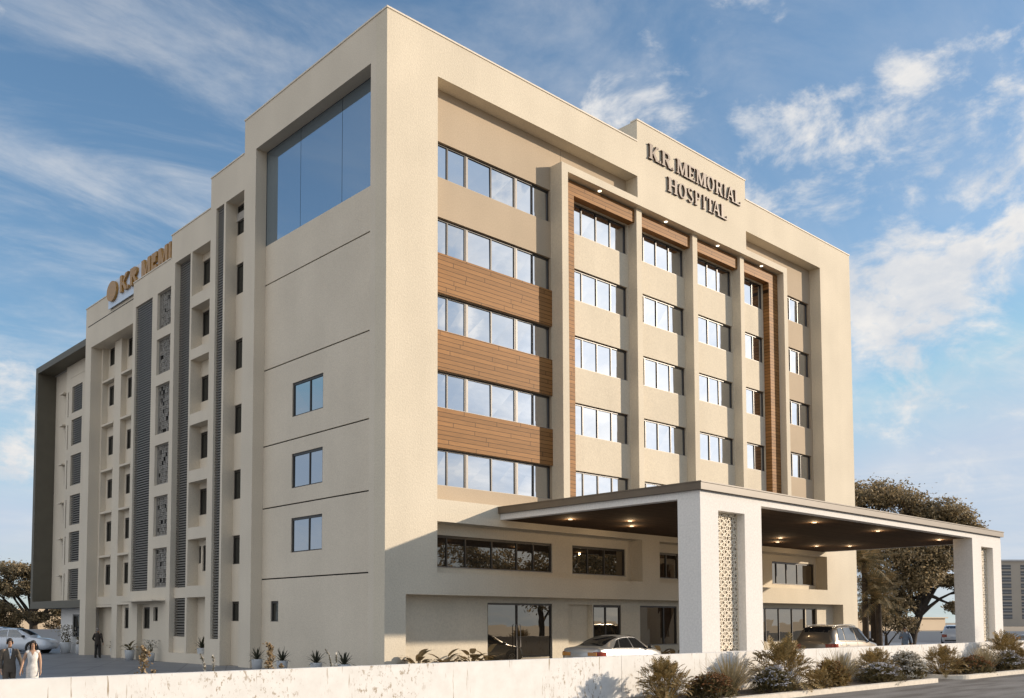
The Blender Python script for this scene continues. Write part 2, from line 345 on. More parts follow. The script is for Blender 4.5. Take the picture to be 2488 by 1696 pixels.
# ---- second block: a narrow louvre strip and a column of windows
b = MB(); wall(b, 'l', 11.402, 14.87, 0, 24.82, 0, .60, [(11.402, 13.26, -1, 23.05), (13.45, 14.28, 1.28, 23.05)]); b.build('side_wall', M['cream2'], H)
b = MB(); b.box(-.035, .40, 11.44, 14.9, 24.82, 24.88); b.box(-.035, .4, 14.905, 19.5, 23.26, 23.32); b.box(-.035, .4, 19.505, 24.6, 22.0, 22.06); b.box(.265, .7, 24.605, 33.04, 22.6, 22.66); b.build('coping', M['coping'], H)
BW = [(21.46, 22.98), (18.43, 19.97), (14.64, 16.15), (11.41, 12.85), (8.15, 9.6), (4.95, 6.36), (2.16, 3.12)]
b = MB(); wall(b, 'l', 11.3, 13.4, 0, 23.2, .602, .9, [(11.9, 13.25, z0, z1) for z0, z1 in BW]); b.build('niche_wall', M['cream2'], H)
for z0, z1 in BW: window('l', 11.9, 13.25, z0, z1, .66, (12.62,), (), 'glassl', .09, sill=False)
def louvre(y0, y1, z0, z1, x, pitch=.135, name='louvre'):
    b = MB(); n = int((z1 - z0) / pitch)
    for i in range(n):
        z = z0 + (i + .5) * (z1 - z0) / n
        b.face([(x, y0, z - .045), (x, y1, z - .045), (x, y1, z + .03), (x, y0, z + .03)]); b.face([(x, y0, z + .03), (x, y1, z + .03), (x + .10, y1, z + .055), (x + .10, y0, z + .055)])
        b.face([(x, y0, z - .045), (x + .1, y0, z - .02), (x + .1, y1, z - .02), (x, y1, z - .045)])
    o = b.build(name, M['slat'], H, fix=False)
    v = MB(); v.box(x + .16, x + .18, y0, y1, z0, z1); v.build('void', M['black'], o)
    return o
louvre(13.451, 14.279, 1.29, 23.04, .12)
# ---- third block: louvre strip beside a stack of deep boxes
BX = [(19.22, 21.61), (16.36, 18.59), (12.93, 15.82), (9.95, 12.34), (6.98, 9.34), (3.97, 6.37), (.5, 3.38)]
b = MB(); wall(b, 'l', 14.872, 19.45, 0, 23.26, 0, .60, [(14.872, 16.93, z0, z1) for z0, z1 in BX] + [(17.12, 18.99, .5, 21.61)]); b.build('side_wall', M['cream2'], H)
for z0, z1 in ((3.38, 3.94), (.502, 1.35)): b = MB(); b.box(.25, .58, 17.122, 18.988, z0, z1); b.build('louvre_spandrel', M['cream2'], H)
louvre(17.13, 18.98, 3.96, 21.6, .30); louvre(17.13, 18.98, 1.36, 3.37, .30)
CW = [(19.9, 21.23), (17.15, 18.48), (13.66, 15.01), (10.65, 12.03), (7.68, 9.05)]
b = MB(); wall(b, 'l', 14.7, 17.1, .4, 21.9, .602, .9, [(15.2, 16.92, z0, z1) for z0, z1 in CW] + [(16.62, 16.92, 5.16, 6.07), (15.4, 16.42, 4.74, 6.07)]); b.build('niche_wall', M['cream2'], H)
for z0, z1 in CW: window('l', 15.2, 16.92, z0, z1, .66, (16.3,), (), 'glassl', .09, sill=False)
window('l', 16.5, 16.93, 5.16, 6.07, .66, (), (), 'glassl', .07, sill=False); window('l', 15.4, 16.42, 4.74, 6.07, .66, (), (), 'glassl', .09, sill=False)
# ---- fourth block: pierced screens and a tall louvre
LT = [(18.39, 20.49), (15.83, 17.85), (12.47, 15.23), (9.64, 11.88), (6.80, 9.02), (3.98, 6.15)]
b = MB(); wall(b, 'l', 19.452, 24.57, 3.38, 22.0, 0, .40, [(19.452, 21.21, z0, z1) for z0, z1 in LT] + [(21.87, 24.2, 3.87, 20.48)]); b.build('side_wall', M['cream2'], H)
louvre(21.88, 24.19, 3.88, 20.47, .10, .14)
rs = random.Random(5)
def screen(y0, y1, z0, z1, x):
    b = MB(); b.box(x - .03, x + .07, y0, y0 + .05, z0, z1); b.box(x - .03, x + .07, y1 - .05, y1, z0, z1); b.box(x - .031, x + .071, y0 + .05, y1 - .05, z1 - .05, z1); b.box(x - .031, x + .071, y0 + .05, y1 - .05, z0, z0 + .05)
    cw = (y1 - y0 - .1) / 7; nr = int((z1 - z0 - .1) / .21); ch = (z1 - z0 - .1) / nr
    for i in range(7):
        for j in range(nr):
            if rs.random() < .10: continue
            a = y0 + .05 + i * cw; c = z0 + .05 + j * ch; e = rs.uniform(0, .03); k = rs.random()
            t = .045
            b.box(x + e, x + e + .04, a + .02, a + cw - .02, c + .015, c + t); b.box(x + e, x + e + .04, a + .02, a + .02 + t * .8, c + t, c + ch - .015)
            if k < .7: b.box(x + e, x + e + .04, a + cw - .02 - t * .8, a + cw - .02, c + t, c + ch - .015)
            if k > .35: b.box(x + e + .001, x + e + .041, a + .02 + t * .8, a + cw - .02 - t * .8, c + ch - .015 - t, c + ch - .015)
            if k > .6: b.box(x + e + .002, x + e + .03, a + cw * .42, a + cw * .62, c + t, c + ch * .75)
    o = b.build('lattice_screen', M['screen'], H)
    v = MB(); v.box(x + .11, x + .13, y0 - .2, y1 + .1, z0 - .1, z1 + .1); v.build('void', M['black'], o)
for z0, z1 in LT: screen(19.5, 21.2, z0 + .01, z1 - .01, .17)
b = MB(); wall(b, 'l', 19.452, 26.92, 0, 3.378, 0, .30, [(26.12 - 1.75, 26.12, .0 - 1, 3.13), (21.46, 23.18, -1, 3.12), (20.42, 21.0, 2.16, 2.92)]); b.build('base_wall', M['cream2'], H)
b = MB(); wall(b, 'l', 19.6, 26.6, 0, 3.37, .302, .6, [(24.6, 25.7, 1.74, 2.95), (21.7, 23.0, 1.74, 2.94)]); b.build('niche_wall', M['cream2'], H)
for u0, u1, z0, z1 in ((24.9, 25.7, 1.74, 2.95), (22.3, 23.0, 1.74, 2.94)): window('l', u0, u1, z0, z1, .36, (), (), 'glassl', .09, sill=False)
window('l', 20.42, 21.0, 2.16, 2.92, .12, (), (), 'glassl', .07, sill=False)
b = MB(); b.box(-.75, -.003, 19.5, 24.0, 3.24, 3.30); b.build('sunshade', M['cream2'], H)
# ---- fifth block: two columns of shelved windows
b = MB(); wall(b, 'l', 24.572, 33.0, 0, 22.6, .3, .98, [(24.572, 32.0, -1, 19.88)]); b.build('side_wall', M['cream2'], H)
b = MB(); b.box(.29, .31, 24.6, 32.6, 21.32, 21.37); b.build('joint', M['black'], H)
b = MB(); wall(b, 'l', 24.6, 32.1, 3.2, 20.0, .982, 1.34, [(29.78, 31.74, 3.71, 19.88), (26.95, 28.69, 3.71, 19.88)]); b.build('bay_screen', M['cream2'], H)
for z in (17.68, 14.83, 11.86, 9.15, 6.34):
    for y0, y1 in ((29.785, 31.735), (26.955, 28.685)):
        b = MB(); b.box(.95, 1.338, y0, y1, z - .13, z); b.build('shelf', M['cream2'], H)
EW = [(18.7, 19.85), (16.07, 17.35), (12.85, 14.07), (10.05, 11.27), (7.26, 8.55), (4.48, 5.77)]
b = MB(); wall(b, 'l', 26.8, 32.0, 3.2, 20.0, 1.342, 1.6, [h for z0, z1 in EW for h in ((30.3, 31.5, z0, z1), (27.3, 28.5, z0, z1))]); b.build('niche_wall', M['cream2'], H)
for z0, z1 in EW:
    for y in (30.3, 27.3): window('l', y, y + 1.2, z0, z1, 1.38, (), (), 'glassl', .10, sill=False)
b = MB(); b.box(1.55, 1.66, 24.6, 33, 0, 3.2); b.box(.982, 1.55, 24.6, 33, 3.05, 3.19); b.build('undercroft', M['cream2'], H)
# ---- sixth block: dark box frame round a pale wall
b = MB(); wall(b, 'l', 33.002, 42.97, 3.05, 20.70, .3, 1.95, [(33.002, 42.5, 3.55, 20.25)]); b.build('dark_frame', M['olive'], H)
FW = [(16.75, 18.62), (14.43, 16.27), (11.6, 13.75), (8.83, 10.92), (6.25, 8.34), (3.63, 5.76)]
b = MB(); wall(b, 'l', 33.004, 39.45, 3.56, 20.24, 1.32, 1.6, [(36.3, 38.3, z0, z1) for z0, z1 in FW] + [(38.92, 39.12, z0 - .15, z1 - .25) for z0, z1 in FW]); b.box(1.30, 1.33, 33.1, 38.6, 19.3, 19.36)
b.build('side_wall', M['cream2'], H)
b = MB(); wall(b, 'l', 39.452, 42.498, 3.56, 20.24, 1.62, 1.9, [(40.05, 40.4, z0 + .35, z0 + 1.45) for z0, z1 in FW]); b.build('side_wall', M['cream2'], H)
for z0, z1 in FW:
    louvre(36.31, 38.29, z0 + .01, z1 - .01, 1.42, .15, 'shutter')
    window('l', 40.05, 40.4, z0 + .35, z0 + 1.45, 1.66, (), (), 'glassl', .06, sill=False)
    b = MB(); b.box(1.25, 1.618, 39.9, 40.7, z0 + 1.72, z0 + 1.80); b.build('hood', M['cream2'], H)
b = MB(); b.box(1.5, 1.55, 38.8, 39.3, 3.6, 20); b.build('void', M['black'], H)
b = MB(); wall(b, 'l', 33.0, 39.4, 0, 3.048, 1.3, 1.6, [(35.75, 37.1, 1.1, 2.62)]); b.build('base_wall', M['white'], H)
window('l', 35.75, 37.1, 1.1, 2.62, 1.36, (36.6,), (), 'glassl', .1, sill=False)

# ------------------------------------------------------------------ entrance canopy
CN = empty('entrance_canopy', (6.15, -9.99, 0), 0, 'wide white porte cochere with bronze roof edge on two pierced pillars', 'canopy')
def cb(mb, name, mat): 
    o = mb.build(name, mat, CN); o.location = (-6.15, 9.99, 0); return o
b = MB(); b.box(6.02, 34.58, -10.12, -.003, 6.735, 7.01); b.box(6.0, 34.60, -10.145, -.004, 6.985, 7.03); cb(b, 'roof_edge', M['fascia'])
b = MB(); wall(b, 'f', 6.15, 34.45, 6.475, 6.73, -9.985, -.005, []); cb(b, 'beam', M['white'])
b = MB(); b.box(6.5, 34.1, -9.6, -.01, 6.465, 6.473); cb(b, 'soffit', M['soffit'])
for x0, x1, s0, s1 in ((6.15, 10.1, 7.25, 8.96), (30.47, 34.45, 31.66, 33.29)):
    b = MB(); wall(b, 'f', x0, x1, 0, 6.474, -9.99, -9.05, [(s0, s1, 1.08, 6.09)]); p = cb(b, 'pillar', M['white'])
    # pierced ornamental screen
    L = MB(); rr = random.Random(11); y = -9.68
    def ring(cx, cz, r, t, nseg=12, ph=0., e=0.):
        for k in range(nseg):
            a0, a1 = ph + 2 * PI * k / nseg, ph + 2 * PI * (k + 1) / nseg
            L.prism([(cx + (r - t) * math.cos(a0), cz + (r - t) * math.sin(a0)), (cx + r * math.cos(a0), cz + r * math.sin(a0)), (cx + r * math.cos(a1), cz + r * math.sin(a1)), (cx + (r - t) * math.cos(a1), cz + (r - t) * math.sin(a1))], lambda a, c, d: (a, d, c), y + e, y + .05 + e)
    def bar(ax, az, bx, bz, t, e=0.):
        dx, dz = bx - ax, bz - az; l = math.hypot(dx, dz) or 1; nx, nz = -dz / l * t / 2, dx / l * t / 2
        L.prism([(ax + nx, az + nz), (bx + nx, bz + nz), (bx - nx, bz - nz), (ax - nx, az - nz)], lambda a, c, d: (a, d, c), y + e, y + .05 + e)
    wdt = s1 - s0; px_ = wdt / 4; pz = px_ * .866; hr = px_ / 1.732; nr = int(5.0 / pz) + 2
    def cl(q, z): return min(max(q, s0 + .012), s1 - .012), min(max(z, 1.09), 6.08)
    def inside(q, z): return s0 < q < s1 and 1.08 < z < 6.09
    for j in range(nr):
        for i in range(-1, 6):
            cx = s0 + px_ * (i + (.5 if j % 2 else 0)); cz = 1.10 + pz * j
            e = .0015 * ((i + 2 * j) % 5)
            if s0 + .11 < cx < s1 - .11 and 1.2 < cz < 5.97: ring(cx, cz, .085 + .02 * ((i + j) % 2), .032, 8, 0, e)
            for k in range(6):
                a = PI / 6 + k * PI / 3; v1 = (cx + hr * math.cos(a), cz + hr * math.sin(a)); v2 = (cx + hr * math.cos(a + PI / 3), cz + hr * math.sin(a + PI / 3)); q0 = (cx + .075 * math.cos(a), cz + .075 * math.sin(a))
                m1 = ((v1[0] + v2[0]) / 2, (v1[1] + v2[1]) / 2); q1 = (cx + .08 * math.cos(a + PI / 6), cz + .08 * math.sin(a + PI / 6))
                if inside(*v1) or inside(*q0): bar(*cl(*q0), *cl(*v1), .036, e + .0005 * k)
                if k % 2 and (inside(*m1) or inside(*q1)): bar(*cl(*q1), *cl(*m1), .026, e + .011 + .0005 * k)
                if k < 3 and (inside(*v1) or inside(*v2)): bar(*cl(*v1), *cl(*v2), .034, e + .007 + .0005 * k)
    L.box(s0, s0 + .035, y - .01, y + .07, 1.081, 6.089); L.box(s1 - .035, s1, y - .01, y + .07, 1.081, 6.089)
    lo = L.build('lattice_screen', M['lattice'], p)
    v = MB(); v.box(s0 - .1, s1 + .1, -9.40, -9.36, 1.0, 6.1); v.build('void', M['bronze'], p)
for x, y in ((17.07, -8.43), (23.06, -8.48), (30.4, -8.39), (23.03, -3.42), (25.18, -2.02), (29.47, -2.02), (30.89, -3.27), (8.12, -2.23), (10.55, -3.48), (12.35, -2.16), (17.0, -3.4), (11.5, -8.4)):
    b = MB(); b.lathe([(.001, 6.44), (.075, 6.44), (.10, 6.464)], 14, (x, y, 0)); o = cb(b, 'downlight', M['lamp2'])
    pl = bpy.data.lights.new('downlight_bulb', 'POINT'); pl.energy = 17; pl.color = (1, .70, .40); pl.shadow_soft_size = .06
    po = bpy.data.objects.new('downlight_bulb', pl); COL.objects.link(po); po.parent = CN; po.location = (x - 6.15, y + 9.99, 6.36)

# ------------------------------------------------------------------ lettering
def arcpoly(cx, cy, rx, ry, tx, ty, a0, a1, n=10):
    out = []
    for k in range(n):
        p, q = a0 + (a1 - a0) * k / n, a0 + (a1 - a0) * (k + 1) / n
        out.append([(cx + (rx - tx) * math.cos(p), cy + (ry - ty) * math.sin(p)), (cx + rx * math.cos(p), cy + ry * math.sin(p)), (cx + rx * math.cos(q), cy + ry * math.sin(q)), (cx + (rx - tx) * math.cos(q), cy + (ry - ty) * math.sin(q))])
    return out
def R_(a, b, c, d): return [(a, c), (b, c), (b, d), (a, d)]
def glyph(ch, serif):
    """polygons in a unit box; serif = roman with thick and thin strokes"""
    t = .24 if serif else .27; th = .10 if serif else .27; s = .07
    g = []
    def stem(x, top=True, bot=True, w=t):
        g.append(R_(x, x + w, 0, 1))
        if serif:
            if bot: g.append(R_(x - .09, x + w + .09, 0, s))
            if top: g.append(R_(x - .09, x + w + .09, 1 - s, 1))
    if ch == 'K': stem(.09); g.append([(.33, .40), (.80, 1), (.80 + th + .06, 1), (.42, .40)]); g.append([(.36, .52), (.52, .62), (1, 0), (.72, 0)]); serif and g.extend([R_(.68, 1.02, 0, s), R_(.70, 1.0, 1 - s, 1)])
    elif ch in 'RP':
        stem(.09); g.append(R_(.33, .6, 1 - th - .01, 1)); g.append(R_(.33, .6, .46, .46 + th)); g.extend(arcpoly(.58, .73, .34, .27, t, th, -PI / 2, PI / 2))
        if ch == 'R': g.append([(.42, .47), (.66, .47), (1.02, 0), (.76, 0)]); serif and g.append(R_(.72, 1.05, 0, s))
    elif ch == 'M':
        stem(.04, w=th + .02); stem(.74); g.append([(.05, 1), (.30, 1), (.60, .1), (.44, .0)]); g.append([(.44, 0), (.54, .0), (.84, 1), (.72, 1)])
    elif ch == 'E': stem(.09); g.extend([R_(.33, .92, 0, th), R_(.33, .92, 1 - th, 1), R_(.33, .74, .46, .46 + th)]); serif and g.extend([R_(.85, .93, th, .26), R_(.85, .93, .74, 1 - th), R_(.68, .75, .36, .66)])
    elif ch == 'O': g.extend(arcpoly(.5, .5, .49, .52, t, th, 0, 2 * PI, 24))
    elif ch == 'I': stem(.38)
    elif ch == 'A': g.append([(.52, 1.02), (.40, 1.02), (.04, 0), (.04 + th, 0)]); g.append([(.40, 1.02), (.60, 1.02), (.98, 0), (.98 - t, 0)]); g.append(R_(.25, .78, .28, .28 + th)); serif and g.extend([R_(-.04, .26, 0, s), R_(.66, 1.06, 0, s)])
    elif ch == 'L': stem(.12); g.append(R_(.36, .96, 0, th)); serif and g.append(R_(.88, .97, th, .3))
    elif ch == 'H': stem(.06); stem(.70); g.append(R_(.3, .70, .46, .46 + th))
    elif ch == 'T': stem(.38, top=False); g.append(R_(.04, .96, 1 - th, 1)); serif and g.extend([R_(.04, .12, .72, 1 - th), R_(.88, .96, .72, 1 - th)])
    elif ch == 'S':
        g.extend(arcpoly(.5, .74, .40, .28, t * .8, th, .15 * PI, 1.5 * PI, 14)); g.extend(arcpoly(.5, .26, .42, .28, t * .8, th, -.85 * PI, .5 * PI, 14))
        g.append([(.20, .60), (.42, .66), (.84, .38), (.62, .32)])
    elif ch == '.': g.append(R_(.1, .9, 0, .17))
    return g
def letter(ch, fn, w, h, d0, d1, mat, parent, serif):
    b = MB()
    for i, poly in enumerate(glyph(ch, serif)):
        ar = sum(poly[k][0] * poly[(k + 1) % len(poly)][1] - poly[(k + 1) % len(poly)][0] * poly[k][1] for k in range(len(poly)))
        if ar < 0: poly = poly[::-1]
        b.prism([(p[0] * w, p[1] * h) for p in poly], fn, d0 + .0015 * (i % 9), d1 + .0015 * (i % 9))
    return b.build('letter', M[mat], parent)
SG = empty('wall_sign', (16.7, 0, 25.86), 0, 'raised bronze serif letters reading K.R. MEMORIAL HOSPITAL on the cream parapet', 'sign')
def fsign(txt, base):
    for ch, x0, x1 in txt:
        letter(ch, lambda a, c, d, x0=x0: (x0 + a - 16.7, d, base + c - 25.86), x1 - x0, .78 if ch != '.' else .8, -.11, -.02, 'bronze', SG, True)
fsign([('K', 16.72, 17.55), ('.', 17.58, 17.74), ('R', 17.80, 18.62), ('.', 18.70, 18.86), ('M', 19.14, 20.08), ('E', 20.16, 20.80), ('M', 20.90, 21.82), ('O', 21.90, 22.62), ('R', 22.72, 23.40), ('I', 23.42, 23.86), ('A', 23.88, 24.56), ('L', 24.60, 25.28)], 25.86)
fsign([('H', 18.34, 19.16), ('O', 19.26, 19.98), ('S', 20.05, 20.64), ('P', 20.72, 21.34), ('I', 21.36, 21.80), ('T', 21.82, 22.52), ('A', 22.44, 23.12), ('L', 23.18, 23.86)], 24.62)
RS = empty('rooftop_sign', (.15, 24, 21.6), 0, 'pale panel with gold disc and letters K.R MEM above the shaded side wall', 'sign')
b = MB(); b.box(0, .05, -4.45, 4.85, -.05, 1.52); b.build('panel', M['panelblue'], RS)
b = MB()
b.prism([(4.0 + .76 * math.cos(2 * PI * k / 24), .86 + .62 * math.sin(2 * PI * k / 24)) for k in range(24)], lambda a, c, d: (d, a, c), -.16, -.002); b.build('emblem', M['gold'], RS)
for ch, y0, y1 in (('K', 26.8, 25.62), ('.', 25.56, 25.36), ('R', 25.26, 24.12), ('M', 23.56, 22.30), ('E', 22.20, 21.36), ('M', 21.26, 20.02)):
    letter(ch, lambda a, c, d, y0=y0: (d, y0 - 24 - a, .40 + c), y0 - y1, 1.02, -.16, -.004, 'gold', RS, False)
b = MB(); b.box(-.16, -.004, -4.42, -4.14, .40, 1.42); b.build('letter', M['gold'], RS)

# ------------------------------------------------------------------ ground
CAMP = Vector((-21.78, -28.86, 2.15)); YAW = math.radians(41.421)
RV = Vector((math.cos(YAW), -math.sin(YAW), 0)); FV = Vector((math.sin(YAW), math.cos(YAW), 0))
def asphalt():
    m, nt = NT('asphalt'); L = nt.links.new
    out = nd(nt, 'ShaderNodeOutputMaterial'); b = nd(nt, 'ShaderNodeBsdfPrincipled'); b.inputs['Roughness'].default_value = .75
    mp = mapping(nt, (.10, .55, 1), rot=(0, 0, .12)); n = nd(nt, 'ShaderNodeTexNoise'); n.inputs['Scale'].default_value = 3; n.inputs['Detail'].default_value = 6; L(mp.outputs[0], n.inputs['Vector'])
    r = ramp(nt, [(.38, (.105, .092, .078)), (.50, (.165, .152, .138)), (.66, (.215, .20, .185))]); L(n.outputs[0], r.inputs[0])
    mp2 = mapping(nt); n2 = nd(nt, 'ShaderNodeTexNoise'); n2.inputs['Scale'].default_value = 70; n2.inputs['Detail'].default_value = 3; L(mp2.outputs[0], n2.inputs['Vector'])
    r2 = ramp(nt, [(.3, (.7,) * 3), (.7, (1.2,) * 3)]); L(n2.outputs[0], r2.inputs[0])
    mu = nd(nt, 'ShaderNodeMixRGB', blend_type='MULTIPLY'); mu.inputs[0].default_value = 1; L(r.outputs[0], mu.inputs[1]); L(r2.outputs[0], mu.inputs[2]); L(mu.outputs[0], b.inputs['Base Color'])
    bp = nd(nt, 'ShaderNodeBump'); bp.inputs['Strength'].default_value = .5; bp.inputs['Distance'].default_value = .01; L(n2.outputs[0], bp.inputs['Height']); L(bp.outputs[0], b.inputs['Normal'])
    L(b.outputs[0], out.inputs[0]); return m
def paving():
    m, nt = NT('grey_paving'); L = nt.links.new
    out = nd(nt, 'ShaderNodeOutputMaterial'); b = nd(nt, 'ShaderNodeBsdfPrincipled'); b.inputs['Roughness'].default_value = .5
    mp = mapping(nt, (1, 1, 1), rot=(0, 0, .5)); br = nd(nt, 'ShaderNodeTexBrick'); br.inputs['Scale'].default_value = .25; br.offset = 0
    br.inputs['Color1'].default_value = c4((.20, .205, .22)); br.inputs['Color2'].default_value = c4((.23, .235, .25)); br.inputs['Mortar'].default_value = c4((.12, .125, .135)); br.inputs['Mortar Size'].default_value = .008; br.inputs['Row Height'].default_value = .5
    L(mp.outputs[0], br.inputs['Vector']); mp2 = mapping(nt); n = nd(nt, 'ShaderNodeTexNoise'); n.inputs['Scale'].default_value = .5; n.inputs['Detail'].default_value = 6; L(mp2.outputs[0], n.inputs['Vector'])
    r = ramp(nt, [(.3, (.8,) * 3), (.7, (1.1,) * 3)]); L(n.outputs[0], r.inputs[0]); mu = nd(nt, 'ShaderNodeMixRGB', blend_type='MULTIPLY'); mu.inputs[0].default_value = 1
    L(br.outputs[0], mu.inputs[1]); L(r.outputs[0], mu.inputs[2]); L(mu.outputs[0], b.inputs['Base Color']); L(b.outputs[0], out.inputs[0]); return m
M['asphalt'] = asphalt(); M['paving'] = paving()
M['earth'] = plain('dry_ground', (.34, .27, .19), .95, 0, .2, .05)
M['soil'] = plain('brown_soil', (.07, .047, .03), .95, 0, .4, 14, .8, 30)
M['kerb'] = plain('pale_kerb', (.66, .60, .51), .8, 0, .1, 5, .3, 30)
b = MB(); b.box(-900, 1400, -700, 1400, -.5, -.012); struct(b.build('ground', M['earth']))
b = MB(); b.box(-80, 160, -12.9, 95, -.2, -.004); struct(b.build('forecourt', M['paving']))
b = MB(); b.box(-80, 160, -46, -12.92, -.2, -.006); struct(b.build('road', M['asphalt']))
def wallmat():
    m, nt = NT('stained_white_wall'); L = nt.links.new
    out = nd(nt, 'ShaderNodeOutputMaterial'); b = nd(nt, 'ShaderNodeBsdfPrincipled'); b.inputs['Roughness'].default_value = .85
    def noi(sc, s, det=5, rough=.6):
        mp = mapping(nt, sc); n = nd(nt, 'ShaderNodeTexNoise'); n.inputs['Scale'].default_value = s; n.inputs['Detail'].default_value = det; n.inputs['Roughness'].default_value = rough; L(mp.outputs[0], n.inputs['Vector']); return n
    base = noi((1, 1, 1), 3); r = ramp(nt, [(.35, (.71, .695, .665)), (.65, (.79, .775, .75))]); L(base.outputs[0], r.inputs[0])
    zone = noi((.5, 1, .35), .9, 2); rz = ramp(nt, [(.47, (0, 0, 0)), (.58, (1, 1, 1))]); L(zone.outputs[0], rz.inputs[0])
    sp = noi((5, 5, 3.0), 2.0, 7, .72); rs_ = ramp(nt, [(.54, (0, 0, 0)), (.61, (1, 1, 1))]); L(sp.outputs[0], rs_.inputs[0])
    mz = nd(nt, 'ShaderNodeMath', operation='MULTIPLY'); L(rz.outputs[0], mz.inputs[0]); L(rs_.outputs[0], mz.inputs[1])
    st = noi((9, 9, .8), 1.2, 5, .6); rst = ramp(nt, [(.635, (0, 0, 0)), (.70, (1, 1, 1))]); L(st.outputs[0], rst.inputs[0])
    fine = noi((3, 3, 2.2), 6, 3); rf = ramp(nt, [(.735, (0, 0, 0)), (.77, (1, 1, 1))]); L(fine.outputs[0], rf.inputs[0])
    m1 = nd(nt, 'ShaderNodeMath', operation='MAXIMUM'); L(mz.outputs[0], m1.inputs[0]); L(rst.outputs[0], m1.inputs[1])
    m2 = nd(nt, 'ShaderNodeMath', operation='MAXIMUM'); L(m1.outputs[0], m2.inputs[0]); L(rf.outputs[0], m2.inputs[1])
    m3 = nd(nt, 'ShaderNodeMath', operation='MULTIPLY'); L(m2.outputs[0], m3.inputs[0]); m3.inputs[1].default_value = .9
    mx = nd(nt, 'ShaderNodeMixRGB'); L(m3.outputs[0], mx.inputs[0]); L(r.outputs[0], mx.inputs[1]); mx.inputs[2].default_value = c4((.30, .225, .14))
    L(mx.outputs[0], b.inputs['Base Color']); bp = nd(nt, 'ShaderNodeBump'); bp.inputs['Strength'].default_value = .3; bp.inputs['Distance'].default_value = .01; L(base.outputs[0], bp.inputs['Height']); L(bp.outputs[0], b.inputs['Normal'])
    L(b.outputs[0], out.inputs[0]); return m
M['stained'] = wallmat()
b = MB()
xs = [-42, -30, -18.2, -2.0, 14.6, 30, 46, 62]
for i in range(len(xs) - 1): b.box(xs[i] + .009, xs[i + 1] - .009, -13.0, -12.82, -.1, 1.235)
b.box(-42, 62, -12.95, -12.87, -.1, 1.22)
tag(b.build('boundary_wall', M['stained']), 'low white plastered wall with brown stains in the foreground', 'wall')
def kerbbed(pts, x_, name='kerb'):
    """bed outline (counter-clockwise) as a kerb ring with soil inside"""
    n = len(pts); b = MB(); inner = []
    cx = sum(p[0] for p in pts) / n; cy = sum(p[1] for p in pts) / n
    for i, p in enumerate(pts):
        a, c = Vector(pts[i - 1]), Vector(pts[(i + 1) % n]); p = Vector(p); e1 = (p - a).normalized(); e2 = (c - p).normalized()
        nn = (Vector((-e1.y, e1.x)) + Vector((-e2.y, e2.x))).normalized(); inner.append(p + nn * .18)
    for i in range(n):
        j = (i + 1) % n; p, q, r, s = pts[i], pts[j], inner[j], inner[i]
        b.face([(p[0], p[1], -.05), (q[0], q[1], -.05), (q[0], q[1], .14), (p[0], p[1], .14)])
        b.face([(p[0], p[1], .14), (q[0], q[1], .14), (r[0], r[1], .155), (s[0], s[1], .155)]); b.face([(s[0], s[1], .155), (r[0], r[1], .155), (r[0], r[1], .0), (s[0], s[1], .0)])
    struct(b.build('kerb', M['kerb'], weld=True))
    s = MB(); s.face([(p[0], p[1], .10) for p in inner]); struct(s.build('planting_bed', M['soil']))
kerbbed([(-2.6, -15.0), (13.1, -15.0), (13.1, -13.02), (-2.6, -13.02)], 0)
cr = [(15.3 + .75 - .75 * math.cos(t), -14.25 - .75 * math.sin(t)) for t in [PI / 2 * k / 8 for k in range(9)]]
kerbbed(cr + [(48, -15.0), (48, -13.02), (15.3, -13.02)], 0)

# ------------------------------------------------------------------ plants
M['leafbrown'] = leafmat('bronze_green_leaf', [(.16, .115, .045), (.26, .18, .068), (.40, .275, .115), (.22, .17, .07)])
M['leaforange'] = leafmat('rust_flower', [(.30, .13, .045), (.22, .10, .035), (.09, .06, .03), (.34, .17, .07)])
M['leafgrass'] = leafmat('straw_blade', [(.36, .28, .16), (.24, .20, .115), (.46, .37, .23), (.28, .25, .165)], trans=.3)
M['leafgreen'] = leafmat('dull_green_leaf', [(.10, .088, .045), (.155, .13, .062), (.22, .17, .08)])
M['petal'] = leafmat('pale_lilac_petal', [(.52, .51, .55), (.42, .42, .47), (.66, .65, .66)])
M['petalw'] = leafmat('cream_petal', [(.55, .52, .46), (.42, .38, .31), (.66, .64, .60)])
M['petalt'] = leafmat('tan_blossom', [(.34, .24, .13), (.22, .14, .07), (.46, .36, .22)])
M['agave'] = leafmat('agave_leaf', [(.05, .052, .035), (.08, .078, .05), (.10, .10, .07)])
M['warmleaf'] = leafmat('warm_leaf', [(.16, .11, .05), (.22, .155, .075), (.12, .095, .05)])
M['bark'] = plain('dark_bark', (.045, .033, .023), .95, 0, .35, 6, .8, 12)
M['stem'] = plain('green_stem', (.09, .075, .035), .8, 0, .2)

